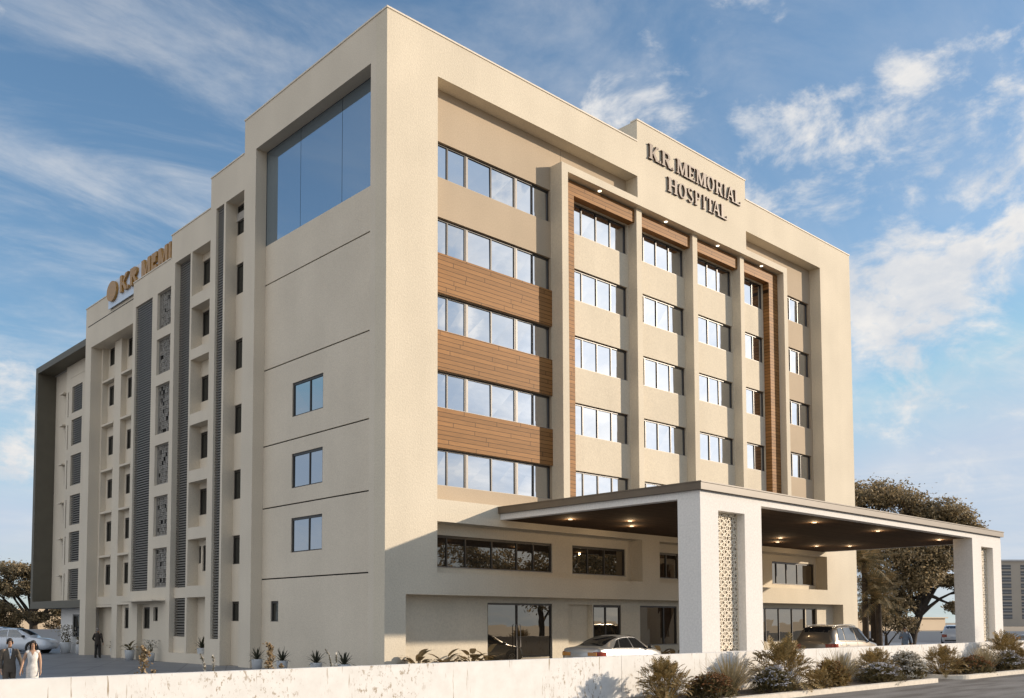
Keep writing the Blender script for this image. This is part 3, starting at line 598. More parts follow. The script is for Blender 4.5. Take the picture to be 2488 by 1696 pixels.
def blade(b, p, az, el, l, w, droop, n=5, fold=.0, tip=.0):
    """one arching leaf blade"""
    p = Vector(p); d = Vector((math.cos(az) * math.cos(el), math.sin(az) * math.cos(el), math.sin(el))); side = Vector((-math.sin(az), math.cos(az), 0))
    L_, R__ = [], []; q = p.copy()
    for i in range(n + 1):
        t = i / n; ww = w * (math.sin(PI * min(1, .15 + .85 * t)) ** .7 if tip == 0 else (1 - t) ** .7) + .002
        L_.append(q + side * ww / 2); R__.append(q - side * ww / 2)
        q = q + d * (l / n); d = (d + Vector((0, 0, -droop / n))).normalized()
    b.grid([[a, c] for a, c in zip(L_, R__)])
    return q
def frond(b, p, az, el, l, droop, lob=7, wd=.42):
    """deeply lobed leaf: a rib with finger lobes on both sides"""
    p = Vector(p); d = Vector((math.cos(az) * math.cos(el), math.sin(az) * math.cos(el), math.sin(el))); side = Vector((-math.sin(az), math.cos(az), 0)); q = p.copy()
    n = lob
    first = len(b.v)
    for i in range(n + 1):
        t = i / n
        if t > .22:
            ll = l * wd * math.sin(PI * (.22 + .70 * (t - .22) / .78)) + .02
            up = side.cross(d) if side.cross(d).z > 0 else d.cross(side)
            for sg in (1, -1):
                v = (side * sg * .85 + d * .65 + up * .12).normalized(); w = d * (l / n * .36)
                e = q + v * ll; mid = q + v * ll * .55 + up * ll * .06
                b.face([q - w * .6, q + w * .6, mid + w * 1.05, e, mid - w * 1.05])
        nq = q + d * (l / n); b.face([q + side * .008, q - side * .008, nq - side * .008, nq + side * .008])
        q = nq; d = (d + Vector((0, 0, -droop / n))).normalized()
def phil(name, loc, h, r, label, seed, n=84, grp=None, mat='leafbrown'):
    """rounded shrub: a dome of lobed leaves on short stalks"""
    q = random.Random(seed); b = MB(); n = int(n * 3.6); h *= 1.08; r *= 1.22
    for k in range(n):
        az = q.uniform(0, 2 * PI); z = q.random() ** .85; rr = math.sqrt(max(0, 1 - z * z)); d = q.uniform(.35, .74)
        p = Vector((r * rr * d * math.cos(az), r * rr * d * math.sin(az), h * (.10 + .68 * z * (d + .22))))
        if k % 4 == 0: b.tube([(p.x * .25, p.y * .25, 0), p], [.012, .008], 4, False)
        el = math.radians(8 + 72 * z + q.uniform(-16, 16)); frond(b, p, az + q.uniform(-.5, .5), el, h * q.uniform(.17, .31), q.uniform(.5, 1.4), 6, .42)
    o = b.build(name, M[mat], fix=False); o.location = loc; o.scale = (1, .8, 1); tag(o, label, 'plant', grp); return o
def grass(name, loc, h, r, label, seed, n=340, grp=None):
    q = random.Random(seed); b = MB()
    for k in range(n):
        az = q.uniform(0, 2 * PI); t = math.sqrt(q.random()); el = math.radians(88 - 48 * t + q.uniform(-4, 4)); l = h * q.uniform(.72, 1.08) * (1 + .1 * t)
        blade(b, (q.gauss(0, .07), q.gauss(0, .06), 0), az, el, l, q.uniform(.024, .046), q.uniform(.05, .55) * (.4 + t), 5, tip=1)
    o = b.build(name, M['leafgrass'], fix=False); o.location = loc; o.scale = (r / (h * .8), r / (h * .8) * .8, 1); tag(o, label, 'grass tuft', grp); return o
def mound(name, loc, h, r, label, seed, leaf, flower, nl=800, nf=60, fr=.045, cat='flowering plant', grp=None, ls=.12, cluster=9):
    q = random.Random(seed); b = MB(); h *= 1.22; r *= 1.14; fr *= 1.15; nf = int(nf * (.8 if flower == 'petal' else 1.2))
    for k in range(nl):
        a = q.uniform(0, 2 * PI); z = q.random() ** .8; rr = math.sqrt(max(0, 1 - z * z)) * q.uniform(.55, 1.0)
        p = (r * rr * math.cos(a), r * .75 * rr * math.sin(a), h * z * q.uniform(.5, .92))
        blade(b, p, a + q.uniform(-.8, .8), math.radians(q.uniform(-10, 75)), ls * q.uniform(.8, 1.7), ls * .55, .6, 3)
    o = b.build(name, M[leaf], fix=False)
    f = MB()
    for k in range(nf):
        a = q.uniform(0, 2 * PI); z = q.uniform(.35, 1); rr = math.sqrt(max(0, 1 - z * z * .96)) * q.uniform(.75, 1.05)
        c = Vector((r * rr * math.cos(a), r * .75 * rr * math.sin(a), h * z * q.uniform(.85, 1.04)))
        for j in range(cluster):
            e = Vector((q.gauss(0, fr), q.gauss(0, fr), q.gauss(0, fr * .35))); s = fr * q.uniform(.35, .6)
            n1 = Vector((q.gauss(0, .5), q.gauss(0, .5), 1)).normalized(); t1 = n1.orthogonal().normalized(); t2 = n1.cross(t1)
            f.face([c + e + (t1 * math.cos(w) + t2 * math.sin(w)) * s + n1 * (s * .2 * (w % 2)) for w in (0, 1.05, 2.09, 3.14, 4.19, 5.24)])
    f.build('blossom', M[flower], o, fix=False)
    o.location = loc; tag(o, label, cat, grp); return o
BY = -14.05
phil('shrub', (-1.55, BY, .1), 1.06, .85, 'bronze lobed leaf shrub at the near left end of the planting bed', 1)
mound('flower_mound', (.15, BY - .25, .1), .55, .72, 'rust orange flower cushion left of the tall straw grass', 2, 'leafgreen', 'leaforange', 963, 110, .05)
grass('grass_tuft', (1.35, BY - .05, .1), 1.22, 1.05, 'tall straw coloured grass tuft below the left canopy pillar', 3)
mound('flower_mound', (3.25, BY - .3, .1), .62, .68, 'low mound of pale lilac flowers left of the biggest bronze shrub', 4, 'leafgreen', 'petal', 872, 60, .055)
phil('shrub', (4.4, BY, .1), 1.52, 1.2, 'biggest bronze lobed leaf shrub, left of the tan car', 5, 84)
phil('shrub', (5.35, BY - .55, .1), .62, .6, 'small dark drooping shrub at the foot of the biggest bronze shrub', 21, 40)
mound('shrub', (6.95, BY - .1, .1), .72, .72, 'brown leafy mound between biggest bronze shrub and second grass tuft', 6, 'leafbrown', 'leaforange', 1193, 40, .04, 'plant')
grass('grass_tuft', (7.85, BY, .1), 1.2, 1.1, 'straw grass tuft in front of the tan car', 7)
mound('flower_mound', (10.1, BY - .3, .1), .55, .85, 'wide lilac flower mound right of the second grass tuft', 8, 'leafgreen', 'petal', 963, 70, .055)
phil('shrub', (10.95, BY + .3, .1), 1.12, .95, 'bronze shrub with two upright fronds behind the wide lilac mound', 9)
mound('flower_mound', (13.0 - .5, BY - .1, .1), .80, .78, 'fluffy cream flowering bush at the right end of the first bed', 10, 'leafgreen', 'petalw', 872, 170, .06)
phil('shrub', (16.2, BY + .1, .1), 1.12, 1.0, 'bronze shrub at the rounded kerb corner of the second bed', 11)
grass('grass_tuft', (18.1, BY + .35, .1), .95, .7, 'short grass tuft behind the orange mound in the second bed', 12, 120)
mound('flower_mound', (18.3, BY - .25, .1), .56, .85, 'rust orange flower cushion in the second bed', 13, 'leafgreen', 'leaforange', 963, 110, .05)
grass('grass_tuft', (20.2, BY, .1), 1.15, 1.1, 'straw grass tuft below the right canopy pillar', 14)
mound('flower_mound', (21.9, BY - .3, .1), .66, .75, 'lilac flower mound near the right edge of the photo', 15, 'leafgreen', 'petal', 872, 60, .055)
phil('shrub', (22.9, BY + .1, .1), 1.55, 1.15, 'tall bronze shrub right of the right canopy pillar', 16, 76)
mound('shrub', (25.0, BY, .1), .75, .9, 'brown leafy mound cut by the right edge of the photo', 17, 'leafbrown', 'leaforange', 1101, 30, .04, 'plant')
phil('shrub', (27.2, BY, .1), 1.2, 1.1, 'bronze shrub beyond the tall one at the right edge', 18, 56)

def sprig(loc, pts, rad, label, mat, seed, n=130):
    q = random.Random(seed); t = MB(); t.tube(pts, .012, 5); o = t.build('flower_sprig', M['stem']); f = MB()
    for k in range(n):
        i = min(len(pts) - 2, int(q.random() * (len(pts) - 1))); u = q.random(); c = Vector(pts[i]).lerp(Vector(pts[i + 1]), u); r = rad * (1.25 - .7 * (i + u) / (len(pts) - 1))
        c += Vector((q.gauss(0, r), q.gauss(0, r), q.gauss(0, r * .6))); s = q.uniform(.012, .026)
        n1 = Vector((q.gauss(0, 1), q.gauss(0, 1) - .5, q.gauss(0, 1) + .5)).normalized(); t1 = n1.orthogonal().normalized(); t2 = n1.cross(t1)
        f.face([c + (t1 * math.cos(w) + t2 * math.sin(w)) * s for w in (0, 1.05, 2.09, 3.14, 4.19, 5.24)])
    f.build('blossom', M[mat], o, fix=False); o.location = loc; tag(o, label, 'flower'); return o
sprig((-14.80, -12.45, 0), [(0, 0, .7), (0, 0, 1.25), (.04, 0, 1.42), (.02, 0, 1.52), (.07, 0, 1.60), (-.03, 0, 1.70)], .045, 'tan blossom sprig above the wall right of the couple', 'petalt', 1, 330)
sprig((-14.57, -12.45, 0), [(0, 0, .7), (0, 0, 1.22), (0, 0, 1.27)], .03, 'tiny tan blossom just above the wall beside the left tan sprig', 'petalt', 2, 60)
sprig((-12.22, -12.45, 0), [(-.05, 0, .7), (-.02, 0, 1.25), (.03, 0, 1.38), (-.02, 0, 1.5), (.05, 0, 1.62), (-.06, 0, 1.72)], .045, 'tan blossom sprig in front of two potted agaves', 'petalt', 3, 330)
sprig((-11.95, -12.45, 0), [(0, 0, .7), (0, 0, 1.24), (0, 0, 1.30)], .03, 'tiny tan blossom in front of the second white pot', 'petalt', 4, 60)
sprig((-13.6, -12.45, 0), [(.03, 0, .7), (.02, 0, 1.22), (-.02, 0, 1.4), (-.09, 0, 1.55)], .018, 'white flower spike leaning left, the taller of a pair', 'petalw', 5, 110)
sprig((-13.42, -12.45, 0), [(.0, 0, .7), (.0, 0, 1.22), (.01, 0, 1.4), (-.02, 0, 1.5)], .016, 'straight white flower spike, the shorter of a pair', 'petalw', 6, 90)
sprig((-10.8, -12.45, 0), [(.03, 0, .7), (.03, 0, 1.25), (-.02, 0, 1.45), (-.12, 0, 1.58)], .014, 'thin white flower stalk between two agaves', 'petalw', 7, 60)
sprig((-10.64, -12.45, 0), [(.0, 0, .7), (.0, 0, 1.25), (.0, 0, 1.4), (-.01, 0, 1.5)], .014, 'thin upright white stalk left of the rightmost agave', 'petalw', 8, 50)

M['pot'] = plain('white_pot', (.62, .64, .66), .5, 0, .05)
def potted(loc, label, kind='agave', s=1., seed=1, pot=True, grp='potted plants along the shaded side'):
    q = random.Random(seed); e = empty('potted_plant', loc, 0, label, 'potted plant', grp if pot else None)
    if not pot: e.name = 'plant'; e['category'] = 'plant'
    z = 0
    if pot:
        b = MB(); b.lathe([(.001, 0), (.19, 0), (.25, .46), (.25, .50), (.21, .50), (.20, .44), (.001, .44)], 16); b.build('pot', M['pot'], e, True); z = .44
    b = MB()
    if kind == 'agave':
        for k in range(26):
            t = k / 26; az = k * 2.4; el = math.radians(82 - 62 * t); blade(b, (0, 0, z), az, el, q.uniform(.50, .70), .07, .35 + .9 * t, 6)
        b.build('leaves', M['agave'], e, fix=False)
    elif kind == 'broad':
        for k in range(20):
            t = k / 20; az = k * 2.4 + q.uniform(-.3, .3); el = math.radians(80 - 60 * t); st = q.uniform(.2, .45) * (1 - .3 * t)
            p = Vector((math.cos(az) * math.cos(el), math.sin(az) * math.cos(el), math.sin(el))) * st + Vector((0, 0, z)); b.tube([(0, 0, z), p], [.012, .008], 4, False)
            blade(b, p, az, el * .6, q.uniform(.28, .42), .15, 1.1, 5)
        b.build('leaves', M['warmleaf' if not pot else 'leafgreen'], e, fix=False)
    else:
        for k in range(120): blade(b, (q.gauss(0, .1), q.gauss(0, .1), z + abs(q.gauss(.25, .2))), q.uniform(0, 6.28), q.uniform(-.2, 1.2), .14, .05, .5, 3)
        b.build('leaves', M['leafgreen'], e, fix=False); f = MB()
        for k in range(90):
            c = Vector((q.gauss(0, .22), q.gauss(0, .22), z + .35 + q.uniform(0, .5))); f.ell(c, (.03, .03, .03), 5, 3)
        f.build('blossom', M['petalw'], e)
    e.scale = (s, s, s); return e
potted((-.92, 8.0, 0), 'potted agave left of the tan blossom sprig at the tower foot', 'agave', 1, 1)
potted((-.92, 5.9, 0), 'potted agave right of the tan blossom sprig at the tower foot', 'agave', 1, 2)
potted((-.92, 3.3, 0), 'potted agave with only its rim above the wall, under the big shaded wall', 'agave', 1, 3)
potted((-.92, 1.35, 0), 'agave nearest the sunlit corner, its pot hidden by the wall', 'agave', 1, 4)
potted((.3, 15.7, .28), 'potted agave standing in the niche beside the lowest louvre', 'agave', 1.05, 5)
potted((-.5, 22.9, 0), 'white pot of broad leaves at the base between two small windows', 'broad', 1.1, 6)
potted((.9, 28.6, 0), 'potted plant half hidden behind the man in dark clothes', 'broad', 1.05, 7)
potted((-.5, 20.1, 0), 'pot of small white flowers beside the louvre pier', 'bloom', .9, 8)
potted((.7, 33.8, 0), 'potted plant at the far corner under the dark frame', 'broad', 1.3, 9)
potted((.7, 36.6, 0), 'white flowering bush in a pot left of the far potted plant', 'bloom', 1.5, 10)
for i, (x, lab) in enumerate(((1.25, 'first leafy plant from the sunlit corner by the entrance wall'), (2.7, 'second leafy plant from the corner by the entrance wall'), (4.1, 'third leafy plant from the corner by the entrance wall'), (4.95, 'leafy plant just left of the glass entrance doors'))):
    potted((x, -.45, .1), lab, 'broad', 1.85, 20 + i, False)
potted((16.2, -.8, 0), 'leafy plant beyond the bonnet of the silver car', 'broad', 1.75, 30, False)
potted((17.6, -.7, 0), 'bushy plant against the left canopy pillar behind silver car', 'broad', 1.75, 31, False)

# ------------------------------------------------------------------ trees
M['treeleaf'] = leafmat('olive_tree_leaf', [(.13, .11, .06), (.23, .18, .105), (.36, .28, .165), (.44, .34, .20)], trans=.35)
M['treewarm'] = leafmat('rusty_tree_leaf', [(.12, .085, .04), (.20, .14, .065), (.27, .19, .09)], trans=.25)
M['palmleaf'] = leafmat('palm_leaf', [(.10, .09, .05), (.17, .14, .075), (.32, .22, .105)], trans=.2)
def tree(name, loc, trunk, blobs, label, seed, nclump=26, nleaf=46, ls=.26, mat='treeleaf', tr=.35, grp=None):
    """trunk: list of (s,t,z) in image-right / away axes; blobs: (s,t,z,r,flat)"""
    q = random.Random(seed); W_ = lambda s, t, z: RV * s + FV * t + Vector((0, 0, z))
    e = empty(name, loc, 0, label, 'tree', grp)
    T = [W_(*p) for p in trunk]; b = MB(); b.tube(T, [tr * (1 - .45 * i / (len(T) - 1)) for i in range(len(T))], 9)
    top = T[-1]; c = MB()
    for (s, t, z, r, fl) in blobs:
        o = W_(s, t, z); st = T[max(0, min(len(T) - 1, len(T) - 1 - q.randint(0, 1)))]
        m = st.lerp(o, .5) + Vector((q.gauss(0, r * .12), q.gauss(0, r * .12), q.uniform(-.1, .18) * r))
        b.tube([st, st.lerp(m, .5) + Vector((0, 0, .05 * r)), m, o], [tr * .48, tr * .36, tr * .26, tr * .1], 6, False)
        for k in range(nclump):
            d = Vector((q.gauss(0, 1), q.gauss(0, 1), q.gauss(0, 1))).normalized(); rad = r * (q.random() ** .4); p = o + Vector((d.x * rad, d.y * rad, d.z * rad * fl))
            if k % 3 == 0: b.tube([m.lerp(o, q.uniform(.2, 1)), (m + p) / 2 + Vector((0, 0, .1 * r)) * q.random(), p], [tr * .13, tr * .09, tr * .03], 4, False)
            cr_ = r * q.uniform(.16, .30)
            for j in range(nleaf):
                l = p + Vector((q.gauss(0, cr_), q.gauss(0, cr_), q.gauss(0, cr_ * .6))); n1 = (Vector((q.gauss(0, 1), q.gauss(0, 1), q.gauss(0, 1) + .6)) + (l - o).normalized() * .7).normalized()
                t1 = n1.orthogonal().normalized(); t2 = n1.cross(t1); w = q.uniform(0, 6.28); t1, t2 = t1 * math.cos(w) + t2 * math.sin(w), t2 * math.cos(w) - t1 * math.sin(w); a = ls * q.uniform(.6, 1.25)
                c.face([l - t1 * a * .5, l + t2 * a * .26, l + t1 * a * .5, l - t2 * a * .26])
    b.build('trunk', M['bark'], e, True, fix=False); c.build('crown', M[mat], e, fix=False); return e
tree('broadleaf_tree', (58.3, 5.1, 0), [(0, 0, 0), (.3, 0, 1.4), (.9, .2, 2.6), (1.6, .3, 4.4)], [
    (-4.4, 0, 12.4, 1.9, .6), (-2.4, 1, 12.9, 1.9, .55), (-.4, 0, 12.6, 1.9, .6), (1.2, .5, 11.2, 1.7, .6), (3.0, 0, 11.3, 1.7, .6), (4.2, .5, 10.6, 1.6, .6), (5.2, 0, 9.6, 1.2, .6), (-5.4, .6, 10.6, 1.8, .6), (-3.0, 2, 10.4, 1.7, .6), (.4, 2, 9.8, 1.6, .6),
    (-1.8, -1.2, 7.6, 2.0, .7), (.6, -1, 8.0, 1.9, .7), (2.2, -.5, 7.3, 1.5, .7), (-2.6, -.8, 5.4, 1.5, .7), (-.5, -1, 5.6, 1.7, .7), (-4.2, 0, 7.4, 1.5, .7), (4.4, 0, 8.3, 1.5, .7), (5.2, .4, 5.2, 1.1, .6), (4.2, 0, 3.3, .9, .55), (-1.2, 0, 3.5, 1.3, .7), (3.5, .5, 5.6, .8, .6), (2.6, -.5, 9.2, 1.6, .7), (-3.4, -1, 3.0, 1.3, .7), (1.0, -1.4, 5.9, 1.2, .7)],
    'big spreading broadleaf tree with forked dark trunk behind the canopy', 3, 46, 66, .26, tr=.42)
tree('bush', (55.9, 6.0, 0), [(0, 0, 0), (0, 0, 1.0)], [(-.6, 0, 2.2, 1.2, .8), (.8, 0, 2.6, 1.3, .8), (0, .5, 3.3, 1.1, .8), (1.6, 0, 1.9, 1.0, .8)], 'rounded dark bush left of the big tree trunk', 4, 22, 46, .22, tr=.16)
tree('broadleaf_tree', (9.3, 70.7, 0), [(0, 0, 0), (-.1, 0, 2.0), (-.3, 0, 3.0)], [(-3.2, 0, 8.4, 1.7, .65), (-1.2, 0, 8.3, 1.6, .65), (.6, .5, 7.9, 1.7, .65), (-4.6, 0, 6.6, 1.6, .65), (-2.6, -.5, 6.2, 1.5, .6), (-.4, 0, 6.4, 1.5, .6), (1.6, 0, 6.0, 1.5, .6), (3.0, .5, 7.0, 1.7, .65), (-3.8, .4, 4.2, 1.1, .5), (2.6, 0, 3.6, 1.0, .55), (.5, 0, 3.0, .9, .6), (4.6, .5, 4.4, 1.2, .6)], 'dark spreading tree beyond the left end of the hospital', 6, 36, 52, .30, tr=.5).scale = (1, 1, .87)
tree('broadleaf_tree', (3.2, 58.5, 0), [(0, 0, 0), (.1, 0, .9), (.0, 0, 1.5)], [(-1.6, 0, 3.4, 1.1, .8), (-.3, 0, 3.1, 1.0, .8), (.9, 0, 2.6, .9, .75), (-.8, .3, 2.0, .9, .7), (.4, 0, 1.7, .8, .7)], 'low rusty leaved tree at the left edge behind the white car', 7, 24, 44, .2, 'treewarm', .14)
tree('bush', (13.0, 72.5, 0), [(0, 0, 0), (0, 0, .8)], [(-1.2, 0, 1.8, 1.0, .7), (.4, 0, 1.9, 1.1, .7), (1.6, .3, 1.6, .9, .7)], 'rusty bush right of the dark spreading tree', 8, 22, 40, .2, 'treewarm', .12)
# trees across the road, mirrored in the ground-floor glass
for i, (x, y, h, lab) in enumerate(((60, -47, 1.0, 'roadside tree opposite the entrance doors seen in their glass'), (70, -43, 1.12, 'roadside tree mirrored in the middle of the first-floor glass'), (82, -52, 1.15, 'roadside tree mirrored at the right of the first-floor glass'), (52, -54, .9, 'smaller roadside tree mirrored in the leftmost first-floor panes'))):
    tree('roadside_tree', (x, y, 0), [(0, 0, 0), (.2, 0, 2.2), (0, 0, 4.0)], [(4.2 * math.cos(k * 1.05) * (1 if k < 6 else .4), 4.2 * math.sin(k * 1.05) * (1 if k < 6 else .4), h * (5.4 + (k % 3) * 1.9 + (3.0 if k > 5 else 0)), 2.9, .75) for k in range(9)], lab, 40 + i, 20, 36, .5, tr=.4, grp='roadside trees mirrored in the glass')
def left_tree(x, y, lab, sd): tree('roadside_tree', (x, y, 0), [(0, 0, 0), (0, 0, 2), (.1, 0, 3.4)], [(2 * math.cos(k * 1.25), 2 * math.sin(k * 1.25), 5.2 + (k % 2) * 1.6, 1.8, .7) for k in range(6)], lab, sd, 14, 30, .42, tr=.35)
left_tree(-48, 84, 'tree left of the forecourt mirrored in the lowest tower window', 51)
def palm(loc, h, label, seed, n=24, fl=2.6):
    q = random.Random(seed); e = empty('palm_tree', loc, 0, label, 'palm tree', 'palms beside the hospital flank')
    b = MB(); b.tube([(0, 0, 0), (.05, .02, h * .5), (0, 0, h)], [.24, .2, .17], 9); b.build('trunk', M['bark'], e, True)
    c = MB()
    for k in range(n):
        az = k * 2.4 + q.uniform(-.2, .2); el = math.radians(78 - 105 * k / n); d = Vector((math.cos(az) * math.cos(el), math.sin(az) * math.cos(el), math.sin(el))); p = Vector((0, 0, h)); side = Vector((-math.sin(az), math.cos(az), 0)); m = 16; l = fl * q.uniform(.85, 1.1)
        for i in range(m):
            t = i / m; np_ = p + d * (l / m); c.face([p + side * .02, p - side * .02, np_ - side * .015, np_ + side * .015])
            ll = l * .30 * math.sin(PI * (.12 + .85 * t)) + .06
            for sg in (1, -1):
                v = (side * sg * .8 + d * .55 + Vector((0, 0, -.35))).normalized(); w = d * .05; c.face([p - w, p + w, p + v * ll + w * .2 + Vector((0, 0, -.08 * ll))])
            p = np_; d = (d + Vector((0, 0, -.85 / m))).normalized()
    c.build('crown', M['palmleaf'], e, fix=False); return e
palm((43.4, 1.8, 0), 6.3, 'tallest palm against the right edge of the hospital', 1)
palm((44.0, 1.5, 0), 4.5, 'middle palm with orange hanging fronds', 2, 22, 2.4)
palm((43.7, 1.0, 0), 3.6, 'shortest palm, nearest the big tree', 3, 20, 2.1)

# ------------------------------------------------------------------ far walls and buildings
M['far_wall'] = plain('far_grey_wall', (.46, .47, .49), .9, 0, .06, .3)
def oriented(name, loc, label, cat, rz=-YAW):
    return empty(name, loc, rz, label, cat)
b = MB(); b.box(-8, 60, 0, .25, -.1, 1.12); o = b.build('boundary_wall', M['far_wall']); o.location = (74.5, 17.0, 0); o.rotation_euler.z = -YAW; tag(o, 'long grey wall behind the blue shirted man and the big tree', 'wall')
b = MB(); b.box(-14, 5.2, 0, .25, -.1, 1.40); o = b.build('boundary_wall', M['far_wall']); o.location = (6.3, 66.8, 0); o.rotation_euler.z = -YAW; tag(o, 'grey wall behind the white car at the left', 'wall')
M['farb'] = plain('far_beige_wall', (.38, .345, .30), .9, 0, .05, .1); M['farw'] = plain('far_window', (.10, .105, .115), .4, 0, .05); M['sand'] = plain('sand_plaster', (.55, .45, .33), .9, 0, .06, .1)
fb = oriented('office_block', CAMP * 1 + FV * 400 + RV * 230.6 + Vector((0, 0, -2.15)), 'distant beige office block with rows of grey windows at the right edge', 'building')
b = MB(); b.box(-.5, 60, 0, 30, 0, 27.6); b.build('wall', M['farb'], fb); b = MB(); b.box(-1, 60.5, -.5, 30.5, 27.6, 28.3); b.build('roof', M['far_wall'], fb)
for i in range(6):
    for j in range(9):
        x = .4 + i * 8.3; z = 3.2 + j * 2.62
        b = MB(); b.box(x, x + 4.2, -.08, .1, z, z + 1.9); w = b.build('window', M['farw'], fb)
        b = MB(); b.box(x, x + 4.2, -.14, -.085, z + .75, z + .9); b.build('bar', M['far_wall'], w)
hs = oriented('low_building', CAMP + FV * 210 + RV * 85 + Vector((0, 0, -2.15)), 'low sandy building behind the grey wall and big tree', 'building', -.15)
b = MB(); b.box(0, 42, 0, 14, 0, 2.9); b.build('wall', M['sand'], hs); b = MB(); b.box(-.5, 42.5, -.5, 14, 2.9, 3.15); b.build('roof', M['sand'], hs)
hs = oriented('low_building', CAMP + FV * 170 + RV * -98 + Vector((0, 0, -2.15)), 'sandy low building with parapet lines behind the left tree', 'building', -.15)
b = MB(); b.box(0, 40, 0, 14, 0, 3.4); b.build('wall', M['sand'], hs); b = MB(); b.box(-.4, 40.4, -.4, 14, 3.4, 3.6); b.box(10, 36, 2, 12, 3.6, 4.6); b.build('roof', M['sand'], hs)

# ------------------------------------------------------------------ cars
def paint(name, col, rough=.28, metal=.5): return plain(name, col, rough, metal, .02, .5, coat=.8)
M['silver'] = paint('silver_paint', (.40, .405, .41)); M['champ'] = paint('champagne_paint', (.23, .195, .15)); M['whitepaint'] = paint('white_paint', (.70, .74, .80), .3, .1)
M['carglass'] = glassmat('car_glass', (.02, .022, .025), (.75, .8, .85), .22); M['tyre'] = plain('rubber', (.018, .018, .018), .85); M['rim'] = plain('alloy', (.5, .5, .52), .3, .8)
M['tail'] = plain('tail_light', (.30, .05, .03), .2, 0, .1, coat=1); M['amber'] = plain('amber_light', (.45, .20, .05), .2, 0, .1, coat=1); M['chrome'] = plain('chrome', (.7, .7, .7), .15, 1); M['plate'] = plain('plate', (.5, .55, .62), .4); M['plastic'] = plain('dark_trim', (.025, .025, .027), .5); M['lampglass'] = plain('clear_lamp', (.6, .62, .65), .12, 0, .03, coat=1)
def spline(ks, x):
    """smooth interpolation of (x, a, b, ...) keys"""
    if x <= ks[0][0]: return ks[0][1:]
    for i in range(len(ks) - 1):
        if x <= ks[i + 1][0]:
            p1, p2 = ks[i], ks[i + 1]; p0 = ks[i - 1] if i else p1; p3 = ks[i + 2] if i + 2 < len(ks) else p2
            h = p2[0] - p1[0]; t = (x - p1[0]) / h; out = []
            for k in range(1, len(p1)):
                m1 = (p2[k] - p0[k]) / max(1e-6, p2[0] - p0[0]) * h; m2 = (p3[k] - p1[k]) / max(1e-6, p3[0] - p1[0]) * h
                out.append((2 * t ** 3 - 3 * t * t + 1) * p1[k] + (t ** 3 - 2 * t * t + t) * m1 + (-2 * t ** 3 + 3 * t * t) * p2[k] + (t ** 3 - t * t) * m2)
            return out
    return ks[-1][1:]
def section(K, x):
    zb, zbelt, ztop, wm, wb, wt = spline(K, x)
    g = max(0, ztop - zbelt)
    pts = [(0, zb), (wm * .84, zb), (wm * .96, zb + .07), (wm * .995, zb + (zbelt - zb) * .40), (wm, zb + (zbelt - zb) * .62), (wb * .992, zbelt - .06), (wb * .972, zbelt),
           (wb * .972 + (wt - wb * .972) * .5, zbelt + g * .50), (wt, ztop - min(.06, g * .4)), (wt * .86, ztop - min(.02, g * .12)), (wt * .5, ztop + .008), (0, ztop + .014)]
    return pts
def sidept(K, x, t):
    """point on the glasshouse flank, t = 0 belt .. 1 roof"""
    p = section(K, x); a, m, c = p[6], p[7], p[8]
    if t < .5: u = t * 2; return a[0] + (m[0] - a[0]) * u, a[1] + (m[1] - a[1]) * u
    u = t * 2 - 1; return m[0] + (c[0] - m[0]) * u, m[1] + (c[1] - m[1]) * u
